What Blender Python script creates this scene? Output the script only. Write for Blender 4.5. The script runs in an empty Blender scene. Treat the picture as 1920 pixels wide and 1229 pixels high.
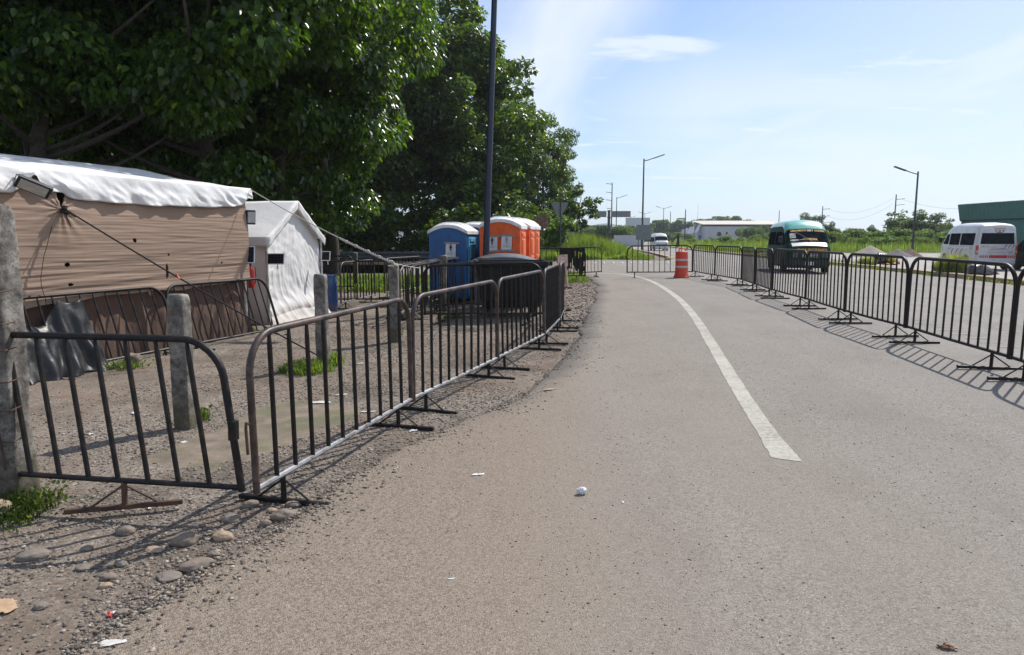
import bpy, math, random
import numpy as np
from mathutils import Vector, Matrix, noise
R = math.radians
sc = bpy.context.scene
COL = sc.collection
random.seed(11)
rng = np.random.default_rng(11)

# ------------------------------------------------------------------ camera geometry (metres, x right, y ahead, z up)
CAM_H = 1.62
F = 1300.0
PITCH = math.atan(169.5 / F)
CP, SP = math.cos(PITCH), math.sin(PITCH)


def g(x, y=0.0):
    """height of the road surface: the carriageway falls gently to the left"""
    if x > 5.5:
        return max(0.22 - 0.012 * (x - 5.5), 0.10)
    return max(0.04 * x, -0.09)


def ray(px, py):
    u, v = (px - 960) / F, (614.5 - py) / F
    return Vector((u, CP + v * SP, v * CP - SP))


def G(px, py, up=0.0):
    """surveyed ground point (or a point 'up' above it)"""
    d = ray(px, py)
    z = up
    for _ in range(12):
        t = (z - CAM_H) / d.z
        z = g(d.x * t) + up
    return Vector((d.x * t, d.y * t, z))


def V(px, py, Y):
    d = ray(px, py)
    t = Y / d.y
    return Vector((d.x * t, Y, CAM_H + d.z * t))


# ------------------------------------------------------------------ mesh helpers
class MB:
    def __init__(s):
        s.v, s.f, s.m = [], [], []

    def add(s, vs, fs, mi=0):
        b = len(s.v)
        s.v += [tuple(v) for v in vs]
        s.f += [tuple(b + i for i in f) for f in fs]
        s.m += [mi] * len(fs)

    def box(s, c, d, mi=0, rz=0.0, M=None):
        hx, hy, hz = d[0] / 2, d[1] / 2, d[2] / 2
        vs = [Vector((sx * hx, sy * hy, sz * hz)) for sz in (-1, 1) for sy in (-1, 1) for sx in (-1, 1)]
        rot = Matrix.Rotation(rz, 3, 'Z') if M is None else M
        vs = [rot @ v + Vector(c) for v in vs]
        s.add(vs, [(0, 2, 3, 1), (4, 5, 7, 6), (0, 1, 5, 4), (2, 6, 7, 3), (0, 4, 6, 2), (1, 3, 7, 5)], mi)

    def tube(s, pts, r, n=8, mi=0, caps=True):
        pts = [Vector(p) for p in pts]
        k = len(pts)
        rs = r if isinstance(r, (list, tuple)) else [r] * k
        T = []
        for i in range(k):
            a, b = pts[max(i - 1, 0)], pts[min(i + 1, k - 1)]
            t = (b - a)
            T.append(t.normalized() if t.length > 1e-9 else Vector((0, 0, 1)))
        up = Vector((0, 0, 1)) if abs(T[0].z) < 0.9 else Vector((1, 0, 0))
        N = (up - T[0] * up.dot(T[0])).normalized()
        vs = []
        for i in range(k):
            N = (N - T[i] * N.dot(T[i]))
            N = N.normalized() if N.length > 1e-6 else T[i].orthogonal().normalized()
            B = T[i].cross(N)
            for j in range(n):
                a = 2 * math.pi * j / n
                vs.append(pts[i] + (N * math.cos(a) + B * math.sin(a)) * rs[i])
        fs = [(i * n + j, i * n + (j + 1) % n, (i + 1) * n + (j + 1) % n, (i + 1) * n + j) for i in range(k - 1) for j in range(n)]
        if caps:
            fs += [tuple(range(n - 1, -1, -1)), tuple((k - 1) * n + j for j in range(n))]
        s.add(vs, fs, mi)

    def lathe(s, prof, n=20, c=(0, 0, 0), axis='z', mi=0):
        vs = []
        for (r, h) in prof:
            for j in range(n):
                a = 2 * math.pi * j / n
                p = (r * math.cos(a), r * math.sin(a), h)
                if axis == 'x':
                    p = (p[2], p[0], p[1])
                vs.append((p[0] + c[0], p[1] + c[1], p[2] + c[2]))
        k = len(prof)
        fs = [(i * n + j, i * n + (j + 1) % n, (i + 1) * n + (j + 1) % n, (i + 1) * n + j) for i in range(k - 1) for j in range(n)]
        fs += [tuple(range(n - 1, -1, -1)), tuple((k - 1) * n + j for j in range(n))]
        s.add(vs, fs, mi)

    def grid(s, fn, nu, nv, mi=0, keep=None):
        vs = [fn(i / nu, j / nv) for j in range(nv + 1) for i in range(nu + 1)]
        fs = []
        for j in range(nv):
            for i in range(nu):
                if keep is None or keep((i + .5) / nu, (j + .5) / nv):
                    a = j * (nu + 1) + i
                    fs.append((a, a + 1, a + nu + 2, a + nu + 1))
        s.add(vs, fs, mi)

    def prism(s, poly, fn, d, mi=0):
        """poly: 2D outline; fn(u,v,w) -> 3D; extruded w = 0..d"""
        n = len(poly)
        vs = [fn(u, v, 0) for u, v in poly] + [fn(u, v, d) for u, v in poly]
        fs = [tuple(range(n - 1, -1, -1)), tuple(range(n, 2 * n))]
        fs += [(i, (i + 1) % n, n + (i + 1) % n, n + i) for i in range(n)]
        s.add(vs, fs, mi)

    def build(s, name, mats, parent=None, smooth=False, solid=0.0, bevel=0.0):
        me = bpy.data.meshes.new(name)
        me.from_pydata(s.v, [], s.f)
        o = bpy.data.objects.new(name, me)
        COL.objects.link(o)
        mats = mats if isinstance(mats, (list, tuple)) else [mats]
        for m in mats:
            me.materials.append(m)
        if len(mats) > 1:
            me.polygons.foreach_set('material_index', s.m)
        if smooth:
            me.polygons.foreach_set('use_smooth', [True] * len(me.polygons))
            if smooth != 'all':
                me.set_sharp_from_angle(angle=R(38))
        me.update()
        if parent is not None:
            o.parent = parent
        if bevel:
            b = o.modifiers.new('bevel', 'BEVEL')
            b.width = bevel
            b.segments = 2
            b.limit_method = 'ANGLE'
            b.angle_limit = R(35)
        if solid:
            b = o.modifiers.new('thick', 'SOLIDIFY')
            b.thickness = solid
            b.offset = 0
        return o


def np_mesh(name, V_, F_, mat, parent=None, smooth=False):
    V_ = np.asarray(V_, dtype=np.float32)
    F_ = np.asarray(F_, dtype=np.int32)
    me = bpy.data.meshes.new(name)
    me.vertices.add(len(V_))
    me.vertices.foreach_set('co', V_.ravel())
    n, k = F_.shape
    me.loops.add(n * k)
    me.loops.foreach_set('vertex_index', F_.ravel())
    me.polygons.add(n)
    me.polygons.foreach_set('loop_start', np.arange(0, n * k, k, dtype=np.int32))
    me.polygons.foreach_set('loop_total', np.full(n, k, dtype=np.int32))
    if smooth:
        me.polygons.foreach_set('use_smooth', np.ones(n, dtype=bool))
    me.update(calc_edges=True)
    me.validate()
    me.materials.append(mat)
    o = bpy.data.objects.new(name, me)
    COL.objects.link(o)
    if parent is not None:
        o.parent = parent
    return o


def tag(o, label=None, cat=None, group=None, kind=None):
    if label:
        o['label'] = label
    if cat:
        o['category'] = cat
    if group:
        o['group'] = group
    if kind:
        o['kind'] = kind
    return o


def empty(name, loc, label=None, cat=None, group=None, rz=0.0):
    o = bpy.data.objects.new(name, None)
    COL.objects.link(o)
    o.location = loc
    o.rotation_euler = (0, 0, rz)
    o.empty_display_size = 0.2
    return tag(o, label, cat, group)


def copy_tree(o, parent=None):
    c = o.copy()
    COL.objects.link(c)
    if parent is not None:
        c.parent = parent
    for ch in list(o.children):
        copy_tree(ch, c)
    return c


def kids_of(o):
    return [c for c in sc.objects if c.parent == o]


# ------------------------------------------------------------------ materials
MATS = {}


class NT:
    def __init__(s, name):
        s.m = bpy.data.materials.new(name)
        s.m.use_nodes = True
        s.t = s.m.node_tree
        s.n = s.t.nodes
        s.b = s.n['Principled BSDF']
        s.out = s.n['Material Output']

    def node(s, typ, **kw):
        x = s.n.new(typ)
        for k, v in kw.items():
            if k.startswith('_'):
                setattr(x, k[1:], v)
            else:
                x.inputs[k.replace('__', ' ')].default_value = v
        return x

    def link(s, a, b):
        s.t.links.new(a, b)

    def pos(s, scale=(1, 1, 1), obj=False):
        """object-space (or world position) coordinates"""
        if obj:
            src = s.node('ShaderNodeTexCoord').outputs['Object']
        else:
            src = s.node('ShaderNodeNewGeometry').outputs['Position']
        mp = s.node('ShaderNodeMapping')
        mp.inputs['Scale'].default_value = scale
        s.link(src, mp.inputs['Vector'])
        return mp.outputs['Vector']

    def noise(s, vec, scale, detail=4, rough=.6):
        x = s.node('ShaderNodeTexNoise', Scale=scale, Detail=detail, Roughness=rough)
        s.link(vec, x.inputs['Vector'])
        return x.outputs['Fac']

    def voro(s, vec, scale, out='Distance', feature='F1', rnd=1.0):
        x = s.node('ShaderNodeTexVoronoi', _feature=feature, Scale=scale, Randomness=rnd)
        s.link(vec, x.inputs['Vector'])
        return x.outputs[out]

    def ramp(s, fac, stops, interp='LINEAR'):
        x = s.node('ShaderNodeValToRGB')
        x.color_ramp.interpolation = interp
        e = x.color_ramp.elements
        while len(e) < len(stops):
            e.new(0.5)
        for i, (p, c) in enumerate(stops):
            e[i].position = p
            e[i].color = (c, c, c, 1) if isinstance(c, (int, float)) else (*c, 1)
        s.link(fac, x.inputs['Fac'])
        return x.outputs['Color']

    def mix(s, fac, a, b, mode='MIX'):
        x = s.node('ShaderNodeMix', _data_type='RGBA', _blend_type=mode)
        for val, i in ((fac, 0), (a, 6), (b, 7)):
            if isinstance(val, bpy.types.NodeSocket):
                s.link(val, x.inputs[i])
            elif i == 0:
                x.inputs[0].default_value = val
            else:
                x.inputs[i].default_value = (*val, 1)
        return x.outputs[2]

    def math(s, op, a, b=0.0, clamp=False):
        x = s.node('ShaderNodeMath', _operation=op, _use_clamp=clamp)
        for i, val in enumerate((a, b)):
            if isinstance(val, bpy.types.NodeSocket):
                s.link(val, x.inputs[i])
            else:
                x.inputs[i].default_value = val
        return x.outputs[0]

    def bump(s, h, strength=.3, dist=.01, prev=None):
        x = s.node('ShaderNodeBump', Strength=strength, Distance=dist)
        s.link(h, x.inputs['Height'])
        if prev is not None:
            s.link(prev, x.inputs['Normal'])
        return x.outputs['Normal']

    def done(s, color=None, rough=None, metal=0.0, normal=None, spec=.5, coat=0.0, sheen=0.0):
        if color is not None:
            if isinstance(color, bpy.types.NodeSocket):
                s.link(color, s.b.inputs['Base Color'])
            else:
                s.b.inputs['Base Color'].default_value = (*color, 1)
        if rough is not None:
            if isinstance(rough, bpy.types.NodeSocket):
                s.link(rough, s.b.inputs['Roughness'])
            else:
                s.b.inputs['Roughness'].default_value = rough
        s.b.inputs['Metallic'].default_value = metal
        s.b.inputs['Specular IOR Level'].default_value = spec
        s.b.inputs['Coat Weight'].default_value = coat
        if normal is not None:
            s.link(normal, s.b.inputs['Normal'])
        return s.m


def mk(name, col, rough=.6, metal=0.0, var=.25, scale=6.0, bump=.15, bscale=60.0, bdist=.004, dirt=None, dirt_amt=.5, dscale=3.0, coat=0.0, spec=.5, obj=True):
    """general weathered surface: colour mottling, optional dirt patches, fine bump"""
    if name in MATS:
        return MATS[name]
    t = NT(name)
    p = t.pos(obj=obj)
    n1 = t.noise(p, scale, 5, .65)
    lo = tuple(c * (1 - var) for c in col)
    hi = tuple(min(1, c * (1 + var)) for c in col)
    c = t.ramp(n1, [(.3, lo), (.7, hi)])
    if dirt:
        n2 = t.noise(p, dscale, 6, .7)
        m = t.ramp(n2, [(.5 - .08 + (.5 - dirt_amt) * .3, 0.0), (.5 + .1 + (.5 - dirt_amt) * .3, 1.0)])
        c = t.mix(m, c, dirt)
    nb = t.bump(t.noise(p, bscale, 4, .6), bump, bdist) if bump else None
    rr = t.ramp(n1, [(.2, max(.03, rough - .08)), (.8, min(1, rough + .1))])
    MATS[name] = t.done(c, rr, metal, nb, spec, coat)
    return MATS[name]


def m_ground():
    t = NT('dirt_and_gravel')
    p = t.pos()
    big = t.noise(p, .55, 4, .55)
    mid = t.noise(p, 2.6, 5, .65)
    fine = t.noise(p, 55, 4, .7)
    stone_c = t.voro(p, 42, 'Color')
    stone_d = t.voro(p, 42)
    stone2_c = t.voro(p, 95, 'Color')
    soil = t.ramp(mid, [(.3, (.13, .097, .07)), (.55, (.185, .14, .105)), (.75, (.245, .188, .142))])
    sep = t.node('ShaderNodeSeparateColor')
    t.link(stone_c, sep.inputs[0])
    sep2 = t.node('ShaderNodeSeparateColor')
    t.link(stone2_c, sep2.inputs[0])
    grey = t.ramp(sep.outputs[0], [(0, (.085, .072, .06)), (.45, (.19, .165, .138)), (.8, (.29, .25, .21)), (1, (.42, .37, .315))])
    grey2 = t.ramp(sep2.outputs[0], [(0, (.09, .075, .062)), (.5, (.20, .17, .14)), (1, (.36, .31, .26))])
    gr = t.mix(t.ramp(sep.outputs[1], [(.55, 0.0), (.6, 1.0)]), grey2, grey)
    mask = t.ramp(t.math('ADD', t.math('MULTIPLY', big, .6), t.math('MULTIPLY', fine, .4)), [(.38, 0.0), (.56, .85)])
    col = t.mix(mask, soil, gr)
    red = t.ramp(t.noise(p, .9, 4, .5), [(.57, 0.0), (.7, .55)])
    col = t.mix(red, col, (.17, .098, .06))
    damp = t.ramp(t.noise(p, .75, 5, .6), [(.50, 0.0), (.62, .6)])
    col = t.mix(damp, col, (.085, .066, .05))
    h = t.math('MULTIPLY', t.ramp(stone_d, [(0, 1.0), (.6, 0.0)]), mask)
    b1 = t.bump(h, .55, .014)
    b2 = t.bump(t.noise(p, 160, 3, .7), .5, .006, b1)
    return t.done(col, .93, 0, b2, .25)


def m_asphalt(name, dusty):
    """old chip-seal asphalt, dusted with soil along its left side when 'dusty'"""
    t = NT(name)
    p = t.pos()
    v = t.voro(p, 150, 'Color')
    sep = t.node('ShaderNodeSeparateColor')
    t.link(v, sep.inputs[0])
    vd = t.voro(p, 150)
    chips = t.ramp(sep.outputs[0], [(0, (.155, .144, .130)), (.3, (.262, .245, .223)), (.72, (.335, .314, .287)), (.95, (.45, .424, .39)), (1, (.58, .55, .51))])
    grain = t.noise(p, 260, 3, .8)
    vb = t.voro(p, 68, 'Color')
    sepb = t.node('ShaderNodeSeparateColor')
    t.link(vb, sepb.inputs[0])
    chips = t.mix(t.ramp(sepb.outputs[0], [(.80, 0.0), (.86, .65)]), chips, (.105, .097, .082))
    chips = t.mix(t.ramp(sepb.outputs[1], [(.90, 0.0), (.94, .5)]), chips, (.45, .42, .36))
    chips = t.mix(t.ramp(grain, [(.36, .7), (.52, 0.0)]), chips, (.125, .115, .098))
    ooze = t.noise(t.pos((1, .55, 1)), 1.7, 6, .68)
    chips = t.mix(t.ramp(ooze, [(.50, 0.0), (.66, .42)]), chips, (.125, .117, .102))
    track = t.noise(t.pos((1.3, .05, 1)), 1.1, 3, .5)
    chips = t.mix(t.ramp(track, [(.42, .22), (.58, 0.0)]), chips, (.16, .15, .13))
    # worn patches stretched along the driving direction
    ps = t.pos((.55, .14, 1))
    patch = t.noise(ps, 1.6, 5, .6)
    col = t.mix(t.ramp(patch, [(.33, .4), (.6, 0.0)]), chips, (.24, .224, .204))
    pt2 = t.noise(t.pos((1, .8, 1)), .8, 4, .6)
    col = t.mix(t.ramp(pt2, [(.45, 0.0), (.75, .3)]), col, (.355, .332, .30))
    geo = t.node('ShaderNodeNewGeometry')
    sx = t.node('ShaderNodeSeparateXYZ')
    t.link(geo.outputs['Position'], sx.inputs[0])
    if dusty:
        nn = t.noise(p, 1.1, 5, .65)
        # soil trodden onto the road, thickest along the broken left edge and near the gateway
        e = t.math('ADD', sx.outputs[0], t.math('MULTIPLY', sx.outputs[1], -.055))
        e = t.math('ADD', e, t.math('MULTIPLY', t.math('SUBTRACT', nn, .5), .9))
        d = t.ramp(t.math('MULTIPLY', t.math('ADD', e, 1.0), .125), [(0.0, 1.0), (.10, .96), (.21, .50), (.45, .36), (.9, .10)])
        coarse = t.ramp(t.math('MULTIPLY', t.math('ADD', e, 1.0), .125), [(.04, 1.0), (.17, 0.0)])
        soilc = t.ramp(t.noise(p, 110, 4, .75), [(.3, (.16, .122, .09)), (.5, (.275, .218, .166)), (.7, (.37, .30, .235))])
        pebb = t.voro(p, 105, 'Color')
        sp2 = t.node('ShaderNodeSeparateColor')
        t.link(pebb, sp2.inputs[0])
        soilc = t.mix(t.ramp(sp2.outputs[1], [(.80, 0.0), (.84, .6)]), soilc, t.ramp(sp2.outputs[0], [(0, (.13, .112, .092)), (1, (.40, .35, .285))]))
        dk = t.voro(p, 82, 'Color')
        sd_ = t.node('ShaderNodeSeparateColor')
        t.link(dk, sd_.inputs[0])
        speck = t.math('MULTIPLY', t.ramp(sd_.outputs[2], [(.66, 0.0), (.72, .7)]), coarse)
        soilc = t.mix(speck, soilc, (.16, .13, .10))
        col = t.mix(d, col, soilc)
        at = t.node('ShaderNodeAttribute')
        at.attribute_name = 'edge'
        ed = t.math('ADD', at.outputs['Fac'], t.math('MULTIPLY', t.math('SUBTRACT', nn, .5), .5))
        yk = t.ramp(t.math('MULTIPLY', sx.outputs[1], .05), [(.27, 0.0), (.42, .75)])
        col = t.mix(t.math('MULTIPLY', t.ramp(ed, [(.10, 1.0), (.42, 0.0)]), yk), col, (.10, .093, .085))
    b1 = t.bump(t.ramp(vd, [(0, 1.0), (.55, 0.0)]), .6, .008)
    b2 = t.bump(t.noise(p, 320, 2, .7), .35, .003, b1)
    return t.done(col, .88, 0, b2, .3)


def m_paint():
    t = NT('worn_road_paint')
    p = t.pos()
    n = t.noise(p, 26, 5, .8)
    n2 = t.noise(p, 2.2, 4, .6)
    f = t.math('ADD', n, t.math('MULTIPLY', t.math('SUBTRACT', n2, .5), .5))
    c = t.ramp(f, [(.36, (.27, .248, .215)), (.50, (.40, .372, .318)), (.70, (.49, .46, .395))])
    return t.done(c, .8, 0, t.bump(t.noise(p, 200, 3, .7), .3, .003), .3)


def m_leaf(name, dark, light, yellow=.06, trans=.3, rough=.5, spec=.25, pscale=.35, pvar=(.55, 1.35)):
    t = NT(name)
    geo = t.node('ShaderNodeNewGeometry')
    rnd = geo.outputs['Random Per Island']
    c = t.ramp(rnd, [(0, dark), (.55, tuple((a + b) / 2 for a, b in zip(dark, light))), (1 - yellow, light), (1, tuple(min(1, v) for v in (light[0] * 2.2, light[1] * 1.6, light[2] * .9)))])
    pn = t.noise(t.pos(), pscale, 4, .6)
    vary = t.node('ShaderNodeHueSaturation')
    t.link(c, vary.inputs['Color'])
    vv = t.node('ShaderNodeMapRange')
    t.link(pn, vv.inputs['Value'])
    vv.inputs['From Min'].default_value = .3
    vv.inputs['From Max'].default_value = .7
    vv.inputs['To Min'].default_value = pvar[0]
    vv.inputs['To Max'].default_value = pvar[1]
    t.link(vv.outputs[0], vary.inputs['Value'])
    c = vary.outputs[0]
    t.link(c, t.b.inputs['Base Color'])
    t.b.inputs['Roughness'].default_value = rough
    t.b.inputs['Specular IOR Level'].default_value = spec
    tr = t.node('ShaderNodeBsdfTranslucent')
    hs = t.node('ShaderNodeHueSaturation', Hue=.485, Saturation=1.15, Value=2.5)
    t.link(c, hs.inputs['Color'])
    t.link(hs.outputs[0], tr.inputs['Color'])
    ms = t.node('ShaderNodeMixShader')
    ms.inputs[0].default_value = trans
    t.link(t.b.outputs[0], ms.inputs[1])
    t.link(tr.outputs[0], ms.inputs[2])
    t.link(ms.outputs[0], t.out.inputs['Surface'])
    return t.m


def m_cloth(name, col, dirt, zdirt=0.0, fold=(0, 0, 1), trans=.12, wr=1.0, rough=.75):
    """tarpaulin: faint weave, wrinkles, grime patches, a little light through it"""
    t = NT(name)
    p = t.pos(obj=True)
    n = t.noise(p, 1.6, 6, .65)
    c = t.ramp(n, [(.3, tuple(v * .86 for v in col)), (.65, col)])
    m = t.ramp(t.noise(p, 3.2, 6, .75), [(.52, 0.0), (.78, .55)])
    c = t.mix(m, c, dirt)
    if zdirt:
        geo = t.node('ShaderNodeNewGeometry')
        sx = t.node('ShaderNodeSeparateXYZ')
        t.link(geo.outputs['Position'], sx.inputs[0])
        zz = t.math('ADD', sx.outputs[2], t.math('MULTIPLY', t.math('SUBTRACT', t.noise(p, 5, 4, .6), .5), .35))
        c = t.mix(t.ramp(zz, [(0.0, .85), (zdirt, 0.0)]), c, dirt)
    pm = t.pos(fold, obj=True)
    w = t.noise(pm, 6, 5, .55)
    b = t.bump(w, .5 * wr, .03)
    b = t.bump(t.noise(p, 240, 2, .5), .15, .002, b)
    t.done(c, rough, 0, b, .35)
    tr = t.node('ShaderNodeBsdfTranslucent')
    t.link(c, tr.inputs['Color'])
    t.link(b, tr.inputs['Normal'])
    ms = t.node('ShaderNodeMixShader')
    ms.inputs[0].default_value = trans
    t.link(t.b.outputs[0], ms.inputs[1])
    t.link(tr.outputs[0], ms.inputs[2])
    t.link(ms.outputs[0], t.out.inputs['Surface'])
    return t.m


def m_glass(name, col=(.012, .015, .02)):
    t = NT(name)
    n = t.noise(t.pos(obj=True), 3, 3, .5)
    c = t.ramp(n, [(.3, tuple(v * .6 for v in col)), (.7, tuple(v * 1.8 for v in col))])
    return t.done(c, .3, 0, None, .0, 0)


def m_post():
    t = NT('weathered_concrete')
    p = t.pos(obj=True)
    n = t.noise(p, 7, 6, .7)
    c = t.ramp(n, [(.3, (.07, .063, .056)), (.5, (.18, .165, .146)), (.7, (.38, .355, .315))])
    blot = t.ramp(t.noise(p, 11, 6, .75), [(.5, 0.0), (.62, .8)])
    c = t.mix(blot, c, (.06, .054, .048))
    ox = t.node('ShaderNodeTexCoord')
    sx = t.node('ShaderNodeSeparateXYZ')
    t.link(ox.outputs['Object'], sx.inputs[0])
    zz = t.math('ADD', sx.outputs[2], t.math('MULTIPLY', t.math('SUBTRACT', n, .5), .5))
    c = t.mix(t.ramp(zz, [(0.0, .85), (.42, 0.0)]), c, (.085, .075, .042))
    b = t.bump(t.noise(p, 22, 6, .7), .6, .02)
    b = t.bump(t.noise(p, 120, 3, .7), .4, .004, b)
    return t.done(c, .92, 0, b, .25)


M = {}
M['ground'] = m_ground()
M['road'] = m_asphalt('dusty_asphalt', True)
M['road2'] = m_asphalt('grey_asphalt', False)
M['paint'] = m_paint()
M['post'] = m_post()
M['black'] = mk('black_painted_steel', (.011, .0105, .0105), .48, 0, .5, 14, .25, 120, .002, (.05, .027, .018), .18, 9, spec=.3)
M['rail_rust'] = mk('worn_brown_rail', (.10, .066, .055), .45, .15, .4, 9, .25, 90, .002, (.022, .017, .016), .5, 5)
M['galv'] = mk('bare_steel_rail', (.42, .42, .43), .36, .8, .3, 12, .2, 120, .002, (.11, .08, .065), .3, 6)
M['rust'] = mk('rusty_steel', (.12, .06, .038), .8, 0, .5, 16, .5, 100, .003, (.05, .03, .022), .5, 8)
M['brown_cloth'] = m_cloth('brown_shade_cloth', (.43, .305, .228), (.33, .225, .165), 0, (.35, .35, 9), .2, .28, .85)
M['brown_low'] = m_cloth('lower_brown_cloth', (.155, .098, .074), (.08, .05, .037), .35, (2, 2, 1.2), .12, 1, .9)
M['white_tarp'] = m_cloth('white_tarpaulin', (.86, .85, .835), (.72, .69, .64), 0, (1, 1, 1), .1, .9, .55)
M['tent_cloth'] = m_cloth('white_tent_cloth', (.90, .885, .86), (.76, .71, .65), .36, (1.3, 1.3, 1.3), .2, .5, .6)
M['tent_side'] = m_cloth('grey_tent_side', (.80, .78, .755), (.52, .46, .41), .40, (1.2, 1.2, .6), .1, .9, .7)
M['black_tarp'] = mk('black_plastic_sheet', (.012, .012, .013), .42, 0, .4, 5, .4, 9, .02, (.05, .045, .04), .25, 5, spec=.4)
M['net'] = mk('black_shade_net', (.012, .012, .012), .9, 0, .5, 40, .4, 200, .003)
M['pipe_white'] = mk('grey_pvc_pipe', (.55, .54, .52), .5, 0, .2, 8, .1, 80, .002, (.3, .25, .2), .35, 6)
M['rope_dark'] = mk('dark_rope', (.02, .019, .018), .9, 0, .4, 60, .6, 300, .003)
M['rope_light'] = mk('pale_rope', (.46, .42, .37), .9, 0, .35, 60, .7, 260, .004)
M['alu'] = mk('aluminium_frame', (.62, .62, .62), .35, .7, .15, 8, .05, 90)
M['cell'] = mk('solar_cells', (.010, .010, .014), .45, 0, .4, 30, 0, 60, spec=.1)
M['lens'] = mk('lamp_lens', (.45, .46, .44), .2, 0, .2, 12, 0)
M['blue_pl'] = mk('blue_moulded_plastic', (.012, .105, .30), .42, 0, .22, 3, .12, 40, .004, (.045, .09, .15), .3, 4)
M['blue_door'] = mk('light_blue_door', (.09, .40, .60), .4, 0, .2, 4, .1, 40)
M['blue_barrel'] = mk('blue_drum_plastic', (.015, .06, .19), .42, 0, .3, 6, .1, 40, .004, (.09, .075, .07), .35, 5)
M['orange_pl'] = mk('orange_moulded_plastic', (.86, .125, .010), .42, 0, .15, 3, .12, 40, .004, (.66, .10, .015), .3, 4)
M['orange_door'] = mk('pale_orange_door', (.75, .16, .05), .4, 0, .15, 4, .1, 40)
M['wht_roof'] = mk('white_plastic_roof', (.82, .81, .79), .45, 0, .1, 4, .15, 40, .004, (.58, .55, .51), .3, 5)
M['paper'] = mk('notice_paper', (.72, .70, .72), .8, 0, .06, 12, .2, 20, .004)
M['ink'] = mk('printed_ink', (.03, .03, .03), .8, 0, .2, 30, 0)
M['greyink'] = mk('faded_print', (.35, .34, .36), .8, 0, .2, 30, 0)
M['tape'] = mk('grey_adhesive_tape', (.30, .27, .24), .6, 0, .2, 20, .2, 60)
M['bin'] = mk('black_bin_plastic', (.009, .009, .010), .5, 0, .4, 5, .2, 50, .004, (.02, .018, .016), .3, 4, spec=.3)
M['lid'] = mk('dusty_bin_lid', (.075, .078, .084), .34, 0, .3, 5, .15, 50, .004, (.16, .15, .14), .4, 4, spec=.6)
M['rubber'] = mk('black_rubber', (.014, .014, .014), .8, 0, .3, 20, .3, 90)
M['pole'] = mk('blue_grey_pole_paint', (.024, .03, .055), .45, .2, .25, 5, .1, 60)
M['lamp_steel'] = mk('dark_lamp_steel', (.05, .055, .06), .5, .3, .25, 5, .1, 60)
M['sign_back'] = mk('bare_sign_back', (.17, .19, .20), .45, .5, .2, 4, .1, 60)
M['barrel'] = mk('orange_drum_plastic', (.72, .06, .025), .45, 0, .15, 5, .15, 60, .003, (.48, .10, .06), .3, 6)
M['reflect'] = mk('reflective_band', (.60, .55, .56), .4, 0, .1, 10, .1, 80, .002, (.45, .28, .25), .3, 8)
M['kerb'] = mk('yellow_kerb', (.40, .27, .115), .85, 0, .3, 3, .4, 40, .006, (.30, .27, .23), .5, 2.5, obj=False)
M['conc'] = mk('pale_concrete', (.36, .34, .31), .9, 0, .2, 2, .3, 50, .005, (.24, .21, .18), .4, 1.5, obj=False)
M['moss'] = mk('mossy_concrete', (.20, .155, .115), .85, 0, .4, 3.5, .5, 45, .008, (.115, .115, .058), .45, 1.8, obj=False)
M['bark'] = mk('tree_bark', (.055, .044, .034), .95, 0, .45, 9, .8, 30, .03)
M['leaf_big'] = m_leaf('broad_leaf', (.018, .042, .009), (.07, .135, .018), .05, .42, .30, .6, .8, (.6, 1.4))
M['leaf_for'] = m_leaf('forest_leaf', (.024, .05, .011), (.085, .145, .022), .05, .40, .34, .5, .3, (.6, 1.45))
M['leaf_shrub'] = m_leaf('shrub_leaf', (.05, .10, .02), (.13, .215, .042), .05, .34)
M['leaf_far'] = m_leaf('far_leaf', (.045, .08, .03), (.10, .155, .052), .03, .4)
M['grass'] = m_leaf('grass_blade', (.075, .125, .028), (.165, .25, .058), .10, .4, pscale=.6)
M['grass_dry'] = m_leaf('dry_grass_blade', (.11, .155, .035), (.23, .27, .075), .15, .3)
M['weed'] = m_leaf('weed_leaf', (.045, .08, .018), (.11, .165, .035), .06, .3)
M['teal_roof'] = mk('teal_van_roof', (.09, .40, .33), .3, .1, .1, 3, 0, coat=.6)
M['green_van'] = mk('dark_green_van_paint', (.008, .045, .028), .5, 0, .2, 3, 0, dirt=(.02, .05, .032), dirt_amt=.15, spec=.06)
M['van_white'] = mk('white_van_paint', (.64, .64, .64), .32, 0, .06, 3, 0, dirt=(.5, .48, .45), dirt_amt=.3, coat=.4)
M['van_black'] = mk('black_vehicle_paint', (.010, .0105, .012), .6, 0, .2, 3, 0, spec=.1)
M['trim'] = mk('black_trim', (.015, .015, .016), .5, 0, .3, 12, .1, 80)
M['chrome'] = mk('bright_trim', (.55, .55, .56), .2, .9, .1, 10, 0)
M['glass'] = m_glass('tinted_glass')
M['yellow'] = mk('yellow_lettering', (.56, .30, .02), .5, 0, .15, 20, 0)
M['cream'] = mk('cream_lettering', (.6, .55, .42), .5, 0, .15, 20, 0)
M['red'] = mk('red_marking', (.55, .035, .03), .45, 0, .15, 20, 0)
M['pink'] = mk('faded_red_lettering', (.62, .30, .28), .5, 0, .12, 20, 0)
M['blue_mk'] = mk('blue_marking', (.03, .05, .35), .45, 0, .15, 20, 0)
M['green_mk'] = mk('green_marking', (.02, .24, .15), .45, 0, .15, 20, 0)
M['amber'] = mk('amber_lamp', (.75, .35, .08), .25, 0, .1, 20, 0)
M['sheet_green'] = mk('green_metal_sheet', (.03, .14, .112), .55, 0, .18, .6, .1, 30, dirt=(.045, .16, .13), dirt_amt=.4, dscale=.4)
M['roof_green'] = mk('pale_green_roof', (.34, .46, .40), .5, 0, .1, 1, .1, 30)
M['wall_white'] = mk('whitewashed_wall', (.50, .53, .56), .8, 0, .12, .6, .1, 20, dirt=(.42, .44, .46), dirt_amt=.4, dscale=.3)
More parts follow.
